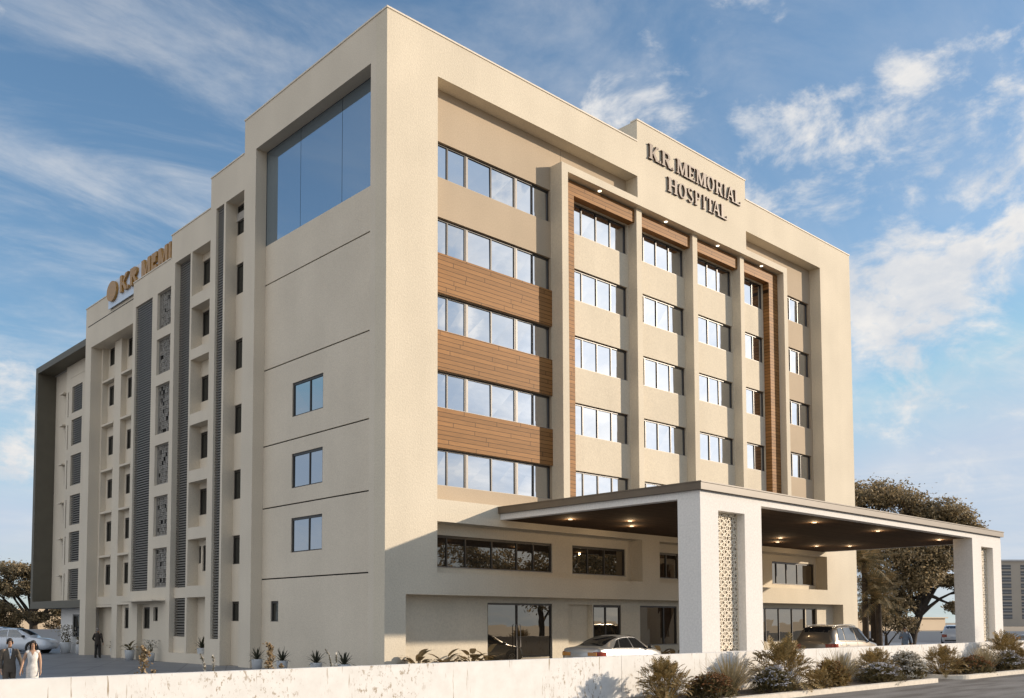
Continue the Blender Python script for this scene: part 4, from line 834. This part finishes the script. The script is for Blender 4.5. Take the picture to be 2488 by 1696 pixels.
def car(name, label, loc, head, K, mat, wheels, wr, side, rear, front, s=1., suv=False, glow=True):
    """K: stations (x, zb, zbelt, ztop, wmid, wbelt, wtop); side: list of glass patches (x0 belt, x1 belt, x0 top, x1 top)"""
    e = empty(name, loc, head, label, 'car'); e.scale = (s, s, s)
    x0, x1 = K[0][0], K[-1][0]; n = 56; b = MB(); rows_ = []
    for i in range(n + 1):
        x = x0 + (x1 - x0) * i / n; p = section(K, x)
        rows_.append([(x, -y, z) for y, z in reversed(p[1:])] + [(x, y, z) for y, z in p[1:]][1:] if False else [(x, y, z) for y, z in p] + [(x, -y, z) for y, z in reversed(p[1:-1])])
    b.grid(rows_, True); b.face(list(reversed(rows_[0]))); b.face(rows_[-1])
    body = b.build('body', M[mat], e, True, weld=True)
    def patch(nm, f, nu, nv, m, par=e):
        g = MB(); g.grid([[f(i / nu, j / nv) for j in range(nv + 1)] for i in range(nu + 1)]); return g.build(nm, M[m], par, True)
    for sg in (1, -1):
        for (a0, a1, c0, c1) in side:
            def f(u, v):
                t = .08 + .84 * v; x = (a0 + (a1 - a0) * u) * (1 - v) + (c0 + (c1 - c0) * u) * v; y, z = sidept(K, x, t); return (x, sg * (y + .012), z + .004)
            patch('side_window', f, 8, 6, 'carglass')
    def topglass(xa, xb, nm, wfa, wfb):
        def f(u, v):
            x = xa + (xb - xa) * u; p = section(K, x); wt = p[8][0] * (wfa + (wfb - wfa) * u); y = (v * 2 - 1) * wt; ay = abs(y)
            q = [p[11], p[10], p[9], p[8]]
            for i in range(3):
                if ay <= q[i + 1][0] + 1e-6: z = q[i][1] + (q[i + 1][1] - q[i][1]) * (ay - q[i][0]) / max(1e-6, q[i + 1][0] - q[i][0]); break
            else: z = q[3][1]
            dx = -.012 if xb < xa else .012
            return (x + dx, y, z + .014)
        patch(nm, f, 8, 10, 'carglass')
    topglass(*rear, 'rear_window', .86, .92); topglass(*front, 'windscreen', .90, .92)
    wy = spline(K, wheels[0])[3]
    for wx in wheels:
        for sg in (1, -1):
            a = MB(); a.lathe([(.001, sg * (wy - .02)), (wr * 1.17, sg * (wy - .02)), (wr * 1.17, sg * (wy + .006)), (.001, sg * (wy + .006))], 26, (wx, 0, wr), 'y'); a.build('wheel_arch', M['plastic'], e)
            t = MB(); t.lathe([(wr * .62, sg * (wy - .1)), (wr * .95, sg * (wy - .08)), (wr, sg * (wy - .03)), (wr * .99, sg * (wy + .02)), (wr * .93, sg * (wy + .035)), (wr * .66, sg * (wy + .03)), (wr * .62, sg * (wy - .0))], 28, (wx, 0, wr), 'y'); w = t.build('wheel', M['tyre'], e, True)
            r = MB(); r.lathe([(.001, sg * (wy + .018)), (wr * .14, sg * (wy + .02)), (wr * .16, sg * (wy + .008))], 14, (wx, 0, wr), 'y'); r.lathe([(wr * .57, sg * (wy + .028)), (wr * .66, sg * (wy + .032)), (wr * .66, sg * (wy + .0)), (wr * .57, sg * wy)], 28, (wx, 0, wr), 'y')
            for k in range(10):
                an = 2 * PI * k / 10
                pr = lambda rr, da: (wx + rr * math.cos(an + da), wr + rr * math.sin(an + da))
                P_ = [pr(wr * .12, -.3), pr(wr * .60, -.09), pr(wr * .60, .09), pr(wr * .12, .3)]
                r.prism(P_, lambda a_, c_, d_: (a_, d_, c_), sg * (wy + .012), sg * (wy + .024))
            r.build('rim', M['rim'], w)
    # rear: lamps, plate, bumper line; front: lamps
    zr = spline(K, x0 + .06); W0 = zr[3]
    for sg in (1, -1):
        def f(u, v):
            x = x0 + .004 + (.42 if not suv else .30) * u; z = (zr[1] - (.20 if not suv else .30)) + (.16 if not suv else .26) * v; y = section(K, x)[4][0] * 1.0 + .008; return (x, sg * y, z)
        patch('tail_light', f, 6, 3, 'tail')
        g = MB(); z0 = zr[1] - (.19 if not suv else .28); g.box(x0 - .014, x0 + .05, sg * W0 * (.50 if not suv else .62), sg * W0 * .985, z0, z0 + (.13 if not suv else .22)); g.build('tail_light', M['amber' if not suv else 'tail'], e)
        g = MB(); zf = spline(K, x1 - .2)
        def f2(u, v):
            x = x1 - .62 + .56 * u; p = section(K, x); return (x, sg * (p[5][0] * (1 - .03 * v) + .010), p[5][1] - .10 + .11 * v * (1 - .3 * u))
        patch('headlight', f2, 6, 3, 'lampglass')
    g = MB(); g.box(x0 - .02, x0 + .02, -.26, .26, zr[1] - .36, zr[1] - .24); g.build('number_plate', M['plate'], e)
    g = MB(); g.box(x0 - .012, x0 + .03, -W0 * .82, W0 * .82, zr[0] + .05, zr[0] + .16); g.box(x0 - .016, x0 + .03, -W0 * .9, W0 * .9, zr[1] - .43, zr[1] - .415); g.build('bumper_trim', M['plastic'], e)
    mx = front[0] * .35 + front[1] * .65
    for sg in (1, -1):
        y, z = sidept(K, side[-1][1] - .12, .05); g = MB(); g.ell((side[-1][1] - .06, sg * (y + .12), z + .07), (.11, .10, .075), 10, 7); g.tube([(side[-1][1] - .08, sg * y, z), (side[-1][1] - .06, sg * (y + .1), z + .04)], .025, 6); g.build('mirror', M['plastic' if not suv else 'plastic'], e, True)
        for hx in [(side[i][0] + .16) for i in range(len(side) - 1)][-2:] or [0]:
            hy, hz = section(K, hx)[5]; g = MB(); g.ell((hx, sg * (hy + .02), hz - .07), (.11, .022, .02), 10, 5); g.build('door_handle', M['chrome'], e, True)
        for dx in [q[0] - .03 for q in side[1:]]:
            g = MB(); pts = []
            for i in range(9):
                p = section(K, dx); k = 2 + i * .5; a = p[int(k)]; c = p[min(6, int(k) + 1)]; u = k - int(k); pts.append((dx, sg * (a[0] + (c[0] - a[0]) * u + .002), a[1] + (c[1] - a[1]) * u))
            g.tube(pts, .005, 4, False); g.build('door_seam', M['plastic'], e)
        # chrome line round the side glass
        g = MB(); A = side[0]; Z = side[-1]
        pts = []
        for i in range(17):
            x = A[0] - .06 + (Z[1] + .08 - A[0]) * i / 16; y, z = sidept(K, x, .03); pts.append((x, sg * (y + .008), z))
        g.tube(pts, .011, 5); pts = []
        for i in range(17):
            u = i / 16; x = A[2] - .04 + (Z[3] + .04 - A[2]) * u; y, z = sidept(K, x, .97); pts.append((x, sg * (y + .008), z))
        g.tube(pts, .009, 5); g.build('window_trim', M['chrome'], e, True)
        if suv:
            g = MB(); pts = []
            for i in range(12):
                x = rear[1] + .1 + (front[1] - .15 - rear[1]) * i / 11; p = section(K, x); pts.append((x, sg * p[9][0] * .97, p[9][1] + .035))
            g.tube(pts, .016, 6); g.build('roof_rail', M['chrome'], e, True)
    return e
KS = [(-2.30, .42, .80, .83, .60, .55, .40), (-2.22, .30, .93, .98, .80, .76, .62), (-1.95, .24, .98, 1.03, .89, .84, .66), (-1.55, .22, .98, 1.09, .915, .87, .64), (-1.1, .2, .97, 1.28, .92, .88, .60), (-.5, .2, .95, 1.42, .925, .885, .58), (.1, .2, .93, 1.45, .925, .885, .58), (.6, .2, .92, 1.38, .925, .88, .59), (1.1, .2, .91, 1.13, .92, .87, .63), (1.4, .2, .90, .96, .915, .85, .68), (1.9, .22, .82, .87, .90, .80, .62), (2.2, .26, .72, .77, .80, .70, .52), (2.36, .36, .60, .64, .60, .52, .40)]
SEDAN = dict(K=KS, wheels=(-1.42, 1.42), wr=.335, side=[(-1.35, -.95, -.80, -.72), (-.90, -.06, -.66, -.10), (.0, 1.0, -.04, .48)], rear=(-1.66, -.62), front=(1.22, .36))
car('parked_car', 'silver saloon car parked beside the left canopy pillar', (9.3, -3.6, 0), math.radians(5), mat='silver', s=1.09, **SEDAN)
KV = [(-2.28, .50, .92, .96, .66, .62, .50), (-2.22, .36, 1.02, 1.08, .84, .80, .66), (-2.12, .30, 1.06, 1.30, .90, .86, .66), (-1.85, .27, 1.06, 1.60, .925, .89, .66), (-1.5, .25, 1.05, 1.69, .935, .90, .66), (-.6, .25, 1.03, 1.73, .94, .905, .67), (.2, .25, 1.02, 1.71, .94, .905, .66), (.7, .25, 1.01, 1.58, .94, .90, .66), (1.15, .25, 1.00, 1.24, .935, .89, .69), (1.4, .26, .98, 1.06, .93, .87, .72), (1.9, .28, .92, .98, .92, .83, .68), (2.2, .34, .82, .87, .82, .74, .58), (2.34, .44, .68, .72, .62, .55, .44)]
SUVK = dict(K=KV, wheels=(-1.38, 1.42), wr=.36, side=[(-1.82, -1.25, -1.55, -1.15), (-1.18, -.18, -1.08, -.20), (-.10, 1.05, -.12, .58)], rear=(-2.16, -1.78), front=(1.22, .52), suv=True)
car('parked_car', 'tan estate car with dark rear window under the right half of the canopy', (22.6, -6.6, 0), math.radians(2), mat='champ', s=1.14, **SUVK)
car('parked_car', 'white saloon car crossing behind the couple at the left', (-2.0, 38.6, 0), math.radians(-41), mat='whitepaint', s=1.16, **SEDAN)
car('parked_car', 'second pale car whose roof shows just above the white saloon', (-1.2, 44.6, 0), math.radians(-41), mat='whitepaint', s=1.2, **SEDAN)
car('parked_car', 'small white car beside the right canopy pillar far back', (67.2, 5.0, 0), math.radians(20), mat='whitepaint', s=1.05, **SUVK)
car('parked_car', 'silver car cut by the right edge of the photo', (63.5, -3.4, 0), math.radians(-20), mat='silver', s=1.05, **SEDAN)

# ------------------------------------------------------------------ people
M['skin'] = plain('skin', (.46, .27, .17), .55, 0, .06); M['hairk'] = plain('dark_hair', (.022, .015, .012), .6, 0, .3); M['hairg'] = plain('grey_hair', (.25, .22, .20), .7, 0, .2)
M['suit'] = plain('taupe_suit', (.11, .088, .065), .8, 0, .1, 10); M['shirt'] = plain('white_shirt', (.75, .72, .68), .8, 0, .04); M['dress'] = plain('pale_patterned_dress', (.72, .68, .62), .8, 0, .22, 9); M['darkcoat'] = plain('dark_jacket', (.035, .026, .02), .85, 0, .15, 8); M['darktrouser'] = plain('dark_trousers', (.022, .018, .016), .85); M['blueshirt'] = plain('blue_shirt', (.22, .30, .42), .8, 0, .15, 8); M['shoe'] = plain('shoe', (.02, .016, .014), .5); M['khaki'] = plain('khaki_trousers', (.30, .25, .18), .85); M['lip'] = plain('lip', (.32, .11, .09), .5)
def skin(name, nodes, edges, mat, parent, root, sub=2):
    """grow ONE continuous surface over a skeleton: nodes {k: (pos, rx, ry)}"""
    ks = list(nodes); me = bpy.data.meshes.new(name); me.from_pydata([nodes[k][0] for k in ks], [(ks.index(a), ks.index(c)) for a, c in edges], [])
    o = bpy.data.objects.new(name, me); COL.objects.link(o)
    md = o.modifiers.new('s', 'SKIN'); md.branch_smoothing = .6; md.use_smooth_shade = True
    for i, k in enumerate(ks):
        sv = me.skin_vertices[0].data[i]; sv.radius = (nodes[k][1], nodes[k][2]); sv.use_root = (k == root)
    sd = o.modifiers.new('d', 'SUBSURF'); sd.levels = sub; sd.render_levels = sub
    dg = bpy.context.evaluated_depsgraph_get(); dg.update(); ev = o.evaluated_get(dg); m2 = bpy.data.meshes.new_from_object(ev)
    m2.materials.clear(); m2.materials.append(M[mat]); m2.polygons.foreach_set('use_smooth', [True] * len(m2.polygons)); o.modifiers.clear(); o.data = m2; o.parent = parent; bpy.data.meshes.remove(me); return o
def person(label, loc, face, h=1.75, la=(.06, .02), ra=(.06, .02), outfit='suit', hair='hairk', female=False, lel=None, rel=None, stride=.06):
    """face = heading; arms given as (outward swing, forward swing)"""
    P = empty('person', loc, face - PI / 2, label, 'person'); P.scale = (h / 1.75,) * 3
    sw = .165 if female else .195
    N = {'pel': ((0, 0, .96), .125 if female else .13, .095), 'waist': ((0, .005, 1.12), .095 if female else .12, .08 if female else .10), 'chest': ((0, .01, 1.30), .115 if female else .145, .09 if female else .11), 'upper': ((0, 0, 1.42), .085, .07), 'neck': ((0, .0, 1.505), .050, .050), 'jaw': ((0, .024, 1.57), .066, .072), 'head': ((0, .008, 1.65), .082, .097), 'crown': ((0, -.004, 1.715), .062, .074), 'nose': ((0, .108, 1.632), .011, .011), 'nose2': ((0, .085, 1.655), .014, .014)}
    E = [('pel', 'waist'), ('waist', 'chest'), ('chest', 'upper'), ('upper', 'neck'), ('neck', 'jaw'), ('jaw', 'head'), ('head', 'crown'), ('head', 'nose2'), ('nose2', 'nose')]
    arms = {}
    for sg, sd, (ou, fw), el in ((-1, 'L', la, lel), (1, 'R', ra, rel)):
        S_ = Vector((sg * sw, -.005, 1.425)); EL = S_ + Vector((sg * (.03 + ou), fw - .01, -.285)); W_ = EL + Vector((sg * ou * .7, fw + .05, -.25)) if el is None else EL + Vector(el)
        d = (W_ - EL).normalized(); pl = W_ + d * .075; fwd = Vector((0, 1, 0)); sdv = d.cross(Vector((sg, 0, 0))).normalized()
        if sdv.length < .1: sdv = Vector((0, 1, 0))
        N['sh' + sd] = (tuple(S_), .062, .06); N['el' + sd] = (tuple(EL), .043, .043); N['wr' + sd] = (tuple(W_), .029, .027); N['pa' + sd] = (tuple(pl), .036, .02)
        E += [('upper', 'sh' + sd), ('sh' + sd, 'el' + sd), ('el' + sd, 'wr' + sd), ('wr' + sd, 'pa' + sd)]
        for k, (off, ln) in enumerate(((-.027, .062), (-.009, .078), (.009, .083), (.027, .074))):
            r0 = pl + sdv * off + d * .02; r1 = r0 + d * ln * .55 + Vector((-sg * .008, 0, 0)); r2 = r1 + d * ln * .45 + Vector((-sg * .022, 0, 0))
            N['f%d%s' % (k, sd)] = (tuple(r1), .0085, .0085); N['g%d%s' % (k, sd)] = (tuple(r2), .007, .007); E += [('pa' + sd, 'f%d%s' % (k, sd)), ('f%d%s' % (k, sd), 'g%d%s' % (k, sd))]
        t1 = W_ + d * .03 + sdv * -.045; t2 = t1 + d * .045 - sdv * .008; N['t' + sd] = (tuple(t1), .0105, .0105); N['u' + sd] = (tuple(t2), .008, .008); E += [('wr' + sd, 't' + sd), ('t' + sd, 'u' + sd)]
        arms[sd] = (S_, EL, W_)
        st = stride * sg
        N['hip' + sd] = ((sg * .088, 0, .90), .085, .085); N['kn' + sd] = ((sg * .095, st * .6 + .02, .50), .056, .058); N['an' + sd] = ((sg * .10, st, .09), .04, .042); N['to' + sd] = ((sg * .115, st + .15, .035), .04, .03); N['he' + sd] = ((sg * .10, st - .05, .035), .035, .032)
        E += [('pel', 'hip' + sd), ('hip' + sd, 'kn' + sd), ('kn' + sd, 'an' + sd), ('an' + sd, 'to' + sd), ('an' + sd, 'he' + sd)]
    skin('body', N, E, 'skin', P, 'pel')
    def loft(b, secs, n=22):
        rows_ = []
        for z, rx, ry, yo in secs: rows_.append([(rx * math.cos(2 * PI * k / n), yo + ry * math.sin(2 * PI * k / n), z) for k in range(n)])
        b.grid(rows_, True); b.face(list(reversed(rows_[0]))); b.face(rows_[-1])
    def bend(p, q, r, n=5):
        """points along a limb with a soft joint at q"""
        p, q, r = Vector(p), Vector(q), Vector(r); return [p.lerp(q, k / n) for k in range(n)] + [q.lerp(r, k / n) for k in range(n + 1)]
    up = {'suit': 'suit', 'dark': 'darkcoat', 'blue': 'blueshirt'}.get(outfit)
    if up:
        b = MB(); loft(b, [(.80, .182, .128, 0), (.88, .186, .130, 0), (.97, .178, .124, 0), (1.10, .160, .116, .004), (1.22, .174, .122, .008), (1.33, .190, .124, .008), (1.40, .186, .110, .002), (1.445, .150, .088, -.004), (1.475, .100, .076, -.006), (1.500, .070, .064, -.004), (1.510, .064, .060, -.002)])
        for sd in 'LR':
            S_, EL, W_ = arms[sd]; S2 = S_ * 1.0; S2.x *= .90; S2.z -= .012
            b.ell((S2.x, S2.y, S2.z - .004), (.070, .070, .066), 14, 10); b.tube(bend(S2, EL, EL.lerp(W_, .95)), [.066, .070, .068, .066, .061, .056, .053, .051, .048, .045, .043], 14)
        b.build('jacket' if outfit != 'blue' else 'shirt', M[up], P, True)
        if outfit == 'suit':
            b = MB(); rws = []
            for i in range(8):
                z = 1.492 - .30 * i / 7; w = .050 * (1 - i / 7.2) + .006; t_ = max(0, min(1, (1.492 - z) / .12)); yy = .058 + .078 * t_ ** .7; rws.append([(-w, yy - .004, z), (0, yy + .006, z), (w, yy - .004, z)])
            b.grid(rws); b.build('shirt_front', M['shirt'], P, True)
            b = MB(); rws = []
            for i in range(6):
                z = 1.478 - .21 * i / 5; w = .013 + .010 * (i / 5); t_ = max(0, min(1, (1.492 - z) / .12)); yy = .074 + .078 * t_ ** .7; rws.append([(-w, yy, z), (0, yy + .006, z), (w, yy, z)])
            b.grid(rws); b.build('tie', M['blueshirt'], P, True)
        b = MB(); loft(b, [(.80, .165, .112, 0), (.90, .172, .118, 0), (1.00, .160, .112, 0)])
        for sd in 'LR':
            hp, kn, an = (Vector(N[k + sd][0]) for k in ('hip', 'kn', 'an')); b.tube(bend(hp, kn, an + Vector((0, 0, -.03))), [.100, .098, .094, .088, .081, .075, .073, .072, .069, .066, .064], 14)
        b.build('trousers', M[{'blue': 'khaki'}.get(outfit, 'darktrouser' if outfit == 'dark' else 'suit')], P, True)
    else:
        b = MB(); loft(b, [(.22, .185, .160, .01), (.45, .172, .145, .01), (.70, .176, .136, 0), (.88, .180, .130, -.004), (.97, .172, .122, -.004), (1.05, .148, .108, 0), (1.13, .126, .098, .004), (1.21, .136, .104, .01), (1.29, .156, .118, .016), (1.35, .158, .112, .012), (1.41, .150, .088, 0), (1.445, .125, .072, -.006), (1.468, .085, .06, -.008)])
        for sg in (1, -1): b.tube([(sg * .09, -.005, 1.435), (sg * .135, -.005, 1.425), (sg * .168, -.005, 1.405)], [.058, .066, .062], 12)
        b.build('dress', M['dress'], P, True)
        b = MB(); rws = []
        for i in range(6):
            z = 1.475 - .14 * i / 5; w = .058 * (1 - i / 5.4) + .004; t_ = (1.475 - z) / .14; yy = .058 + .074 * t_ ** .8; rws.append([(-w, yy - .006, z), (0, yy + .004, z), (w, yy - .006, z)])
        b.grid(rws); b.build('neckline', M['skin'], P, True)
    # hair as a cap leaving the face free
    b = MB(); rows2 = []
    lo = 1.50 if female else 1.60
    for i in range(9):
        t = i / 8; row = []
        for k in range(17):
            a = math.radians(-52 + (284 if True else 0) * k / 16) ; 
            an = math.radians(90) + math.radians(62 + 236 * k / 16) * 1.0
            top = t * PI / 2; zf = 1.665 + .092 * math.sin(top); rr = math.cos(top) * .98 + .02
            low = lo + (1.665 - lo) * 1.0
            row.append((.088 * rr * math.cos(an), -.008 + .100 * rr * math.sin(an), zf - .02 * t))
        rows2.append(row)
    base = rows2[0]; below = [[(p[0] * (1.04 if female else .97), p[1] * (1.04 if female else .97), 1.665 - (1.665 - lo) * j / 3) for p in base] for j in (3, 2, 1)]
    b.grid(below + rows2); b.ell((0, -.046, 1.712), (.080, .090, .074), 18, 12); b.build('hair', M[hair], P, True)
    for sg in (1, -1):
        b = MB(); b.ell((sg * .032, .094, 1.660), (.013, .008, .007), 8, 5); b.build('eye', M['hairk'], P, True)
        b = MB(); b.ell((sg * .033, .096, 1.680), (.020, .007, .004), 8, 4); b.build('eyebrow', M['hairk'], P, True)
        b = MB(); b.ell((sg * .088, -.004, 1.645), (.012, .022, .032), 8, 6); b.build('ear', M['skin'], P, True)
    b = MB(); b.ell((0, .093, 1.600), (.024, .009, .008), 8, 5); b.build('mouth', M['lip'], P, True)
    for sd in 'LR':
        an = Vector(N['an' + sd][0]); b = MB(); b.ell((an.x * 1.08, an.y + .05, .045), (.048, .135, .045), 12, 7); b.build('shoe', M['shoe'], P, True)
    return P
toc = math.radians(-YAW * 0)
def facing(p): d = CAMP - Vector(p); return math.atan2(d.y, d.x)
cm = (-13.78, -1.2, 0); cw = (-13.30, -1.62, 0)
person('man in taupe suit and white shirt holding hands with the woman', cm, facing(cm) + .15, 1.66, la=(.06, .04), ra=(.0, .0))
person('woman in pale patterned dress holding the suited man by the hand', cw, facing(cw) - .05, 1.60, la=(.02, .02), ra=(.07, .04), outfit='dress', female=True)
person('man in dark clothes seen from behind at the shaded side wall', (-.75, 27.0, 0), math.radians(40), 1.74, la=(.09, .02), ra=(.05, .0), outfit='dark', hair='hairg', lel=(.02, .16, -.12))
person('man in blue shirt standing near the right canopy pillar', (32.2, -5.7, 0), facing((32.2, -5.7, 0)), 1.80, outfit='blue', ra=(.05, .0), la=(.06, .03), rel=(-.06, .18, .05))

# ------------------------------------------------------------------ camera, light, sky
cam = bpy.data.cameras.new('camera'); co = bpy.data.objects.new('camera', cam); COL.objects.link(co); SC.camera = co
co.location = CAMP; co.rotation_euler = (math.radians(90 + 3.2913), 0, -YAW)
cam.sensor_width = 36; cam.lens = 2291.97 / 2488 * 36; cam.shift_x = (1244 - 1110.2) / 2488; cam.shift_y = (1377.9 - 848) / 2488; cam.clip_end = 5000; cam.clip_start = .1
sd = Vector((1.36, -1.0, .49)).normalized(); EL_ = math.asin(sd.z)
sun = bpy.data.lights.new('sun', 'SUN'); sun.energy = SUN_E; sun.angle = math.radians(.8); sun.color = (1.0, .84, .66)
so = bpy.data.objects.new('sun', sun); COL.objects.link(so); so.rotation_euler = sd.to_track_quat('Z', 'Y').to_euler(); so.location = sd * 200
w = bpy.data.worlds.new('World'); SC.world = w; w.use_nodes = True; nt = w.node_tree; nt.nodes.clear(); L = nt.links.new
out = nd(nt, 'ShaderNodeOutputWorld'); bg = nd(nt, 'ShaderNodeBackground'); bg.inputs[1].default_value = SKY_S
sky = nd(nt, 'ShaderNodeTexSky', sky_type='NISHITA'); sky.sun_disc = False; sky.sun_elevation = EL_; sky.sun_rotation = math.atan2(sd.x, sd.y); sky.altitude = 50; sky.air_density = 1.0; sky.dust_density = .6; sky.ozone_density = 2.0
tc = nd(nt, 'ShaderNodeTexCoord')
nrm = nd(nt, 'ShaderNodeVectorMath', operation='NORMALIZE'); L(tc.outputs['Generated'], nrm.inputs[0]); D_ = nrm.outputs[0]
sx = nd(nt, 'ShaderNodeSeparateXYZ'); L(D_, sx.inputs[0])
def mth(op, a, c=None):
    n = nd(nt, 'ShaderNodeMath', operation=op)
    for i, v in enumerate((a, c)):
        if v is None: continue
        if isinstance(v, (int, float)): n.inputs[i].default_value = v
        else: L(v, n.inputs[i])
    return n.outputs[0]
den = mth('ADD', mth('MAXIMUM', sx.outputs[2], 0.0), .16)
cx = nd(nt, 'ShaderNodeCombineXYZ'); L(mth('DIVIDE', sx.outputs[0], den), cx.inputs[0]); L(mth('DIVIDE', sx.outputs[1], den), cx.inputs[1])
def noi(vec, scale, det, rough, dist=0., sc3=(1, 1, 1), rz=0.):
    m = nd(nt, 'ShaderNodeMapping'); m.inputs['Scale'].default_value = sc3; m.inputs['Rotation'].default_value = (0, 0, rz); L(vec, m.inputs[0])
    n = nd(nt, 'ShaderNodeTexNoise'); n.inputs['Scale'].default_value = scale; n.inputs['Detail'].default_value = det; n.inputs['Roughness'].default_value = rough; n.inputs['Distortion'].default_value = dist; L(m.outputs[0], n.inputs['Vector']); return n.outputs[0]
def rmp(v, a, c):
    n = nd(nt, 'ShaderNodeMapRange'); n.interpolation_type = 'SMOOTHSTEP'; n.inputs[1].default_value = a; n.inputs[2].default_value = c; L(v, n.inputs[0]); return n.outputs[0]
# thin wind-drawn veil
ci = mth('MULTIPLY', rmp(noi(cx.outputs[0], 1.5, 9, .62, .8, (1.0, 2.4, 1), -.9), .38, .74), rmp(noi(cx.outputs[0], .55, 3, .5), .32, .60))
# heaps of cumulus: breaks of noise in a few regions of the sky
def region(az, el, r0, r1):
    a, e = math.radians(az), math.radians(el); v = (math.sin(a) * math.cos(e), math.cos(a) * math.cos(e), math.sin(e))
    d = nd(nt, 'ShaderNodeVectorMath', operation='DOT_PRODUCT'); L(D_, d.inputs[0]); d.inputs[1].default_value = v; return rmp(d.outputs['Value'], math.cos(math.radians(r1)), math.cos(math.radians(r0)))
reg = None
for r in REGIONS:
    q = mth('MULTIPLY', region(*r[:4]), r[4]); reg = q if reg is None else mth('MAXIMUM', reg, q)
cn = noi(D_, 10.0, 14, .62, .25, (1, 1, 1.7))
cu = rmp(mth('ADD', cn, mth('MULTIPLY', mth('SUBTRACT', reg, 1), .34)), .455, .66)
st = mth('MULTIPLY', rmp(noi(D_, 3.0, 8, .6, .5, (1, 1, 9)), .46, .72), rmp(sx.outputs[2], .42, .05))
fill_bank = mth('MULTIPLY', region(262, 30, 18, 62), rmp(noi(D_, 2.2, 7, .6), .25, .5))  # unseen western cloud bank, added to brighten the shaded side wall
shade = rmp(noi(D_, 14.0, 6, .6, .2, (1, 1, 1.7)), .30, .72)
mixc = nd(nt, 'ShaderNodeMixRGB'); L(shade, mixc.inputs[0]); mixc.inputs[1].default_value = c4(tuple(q * CLOUD for q in (.74, .78, .84))); mixc.inputs[2].default_value = c4(tuple(q * CLOUD for q in (1.04, 1.0, .95)))
hs = nd(nt, 'ShaderNodeHueSaturation'); hs.inputs['Saturation'].default_value = SKYSAT; hs.inputs['Value'].default_value = SKYVAL; L(sky.outputs[0], hs.inputs['Color'])
tint = nd(nt, 'ShaderNodeMixRGB', blend_type='MULTIPLY'); tint.inputs[0].default_value = 1; tint.inputs[2].default_value = c4(SKYTINT); L(hs.outputs[0], tint.inputs[1])
al = mth('MINIMUM', mth('ADD', mth('ADD', mth('MULTIPLY', ci, .62), mth('MULTIPLY', cu, .92)), mth('ADD', mth('MULTIPLY', st, .5), mth('MAXIMUM', mth('MULTIPLY', fill_bank, .9), mth('MULTIPLY', region(121, 13, 7, 21), .85)))), .97)
mix = nd(nt, 'ShaderNodeMixRGB'); L(al, mix.inputs[0]); L(tint.outputs[0], mix.inputs[1]); glow = nd(nt, 'ShaderNodeVectorMath', operation='SCALE'); L(mixc.outputs[0], glow.inputs[0]); L(mth('ADD', 1.0, mth('MULTIPLY', region(121, 14, 6, 22), .75)) if False else mth('ADD', mth('ADD', 1.0, mth('MULTIPLY', region(262, 30, 18, 62), .30)), mth('MULTIPLY', region(121, 14, 6, 22), .75)), glow.inputs['Scale']); L(glow.outputs[0], mix.inputs[2])  # glow lifts the added west bank and the cloud near the sun
hz = nd(nt, 'ShaderNodeMixRGB'); L(mth('MULTIPLY', rmp(sx.outputs[2], .28, -.02), .66), hz.inputs[0]); hz.inputs[2].default_value = c4((2.9, 3.2, 3.55)); cs_ = nd(nt, 'ShaderNodeMixRGB', blend_type='DARKEN'); cs_.inputs[0].default_value = 1; cs_.inputs[2].default_value = c4((2.3, 2.9, 3.7)); L(tint.outputs[0], cs_.inputs[1]); L(cs_.outputs[0], hz.inputs[1]); L(hz.outputs[0], mix.inputs[1])
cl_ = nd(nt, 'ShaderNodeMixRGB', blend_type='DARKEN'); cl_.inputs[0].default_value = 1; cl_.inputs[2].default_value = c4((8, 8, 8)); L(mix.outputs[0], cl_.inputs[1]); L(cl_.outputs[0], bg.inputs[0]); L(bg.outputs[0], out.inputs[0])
SC.view_settings.view_transform = 'Standard'; SC.view_settings.look = 'None'; SC.view_settings.gamma = 1; SC.view_settings.exposure = EXPO
SC.render.engine = 'CYCLES'; SC.cycles.caustics_reflective = False; SC.cycles.caustics_refractive = False; SC.cycles.max_bounces = 7; SC.cycles.use_denoising = True
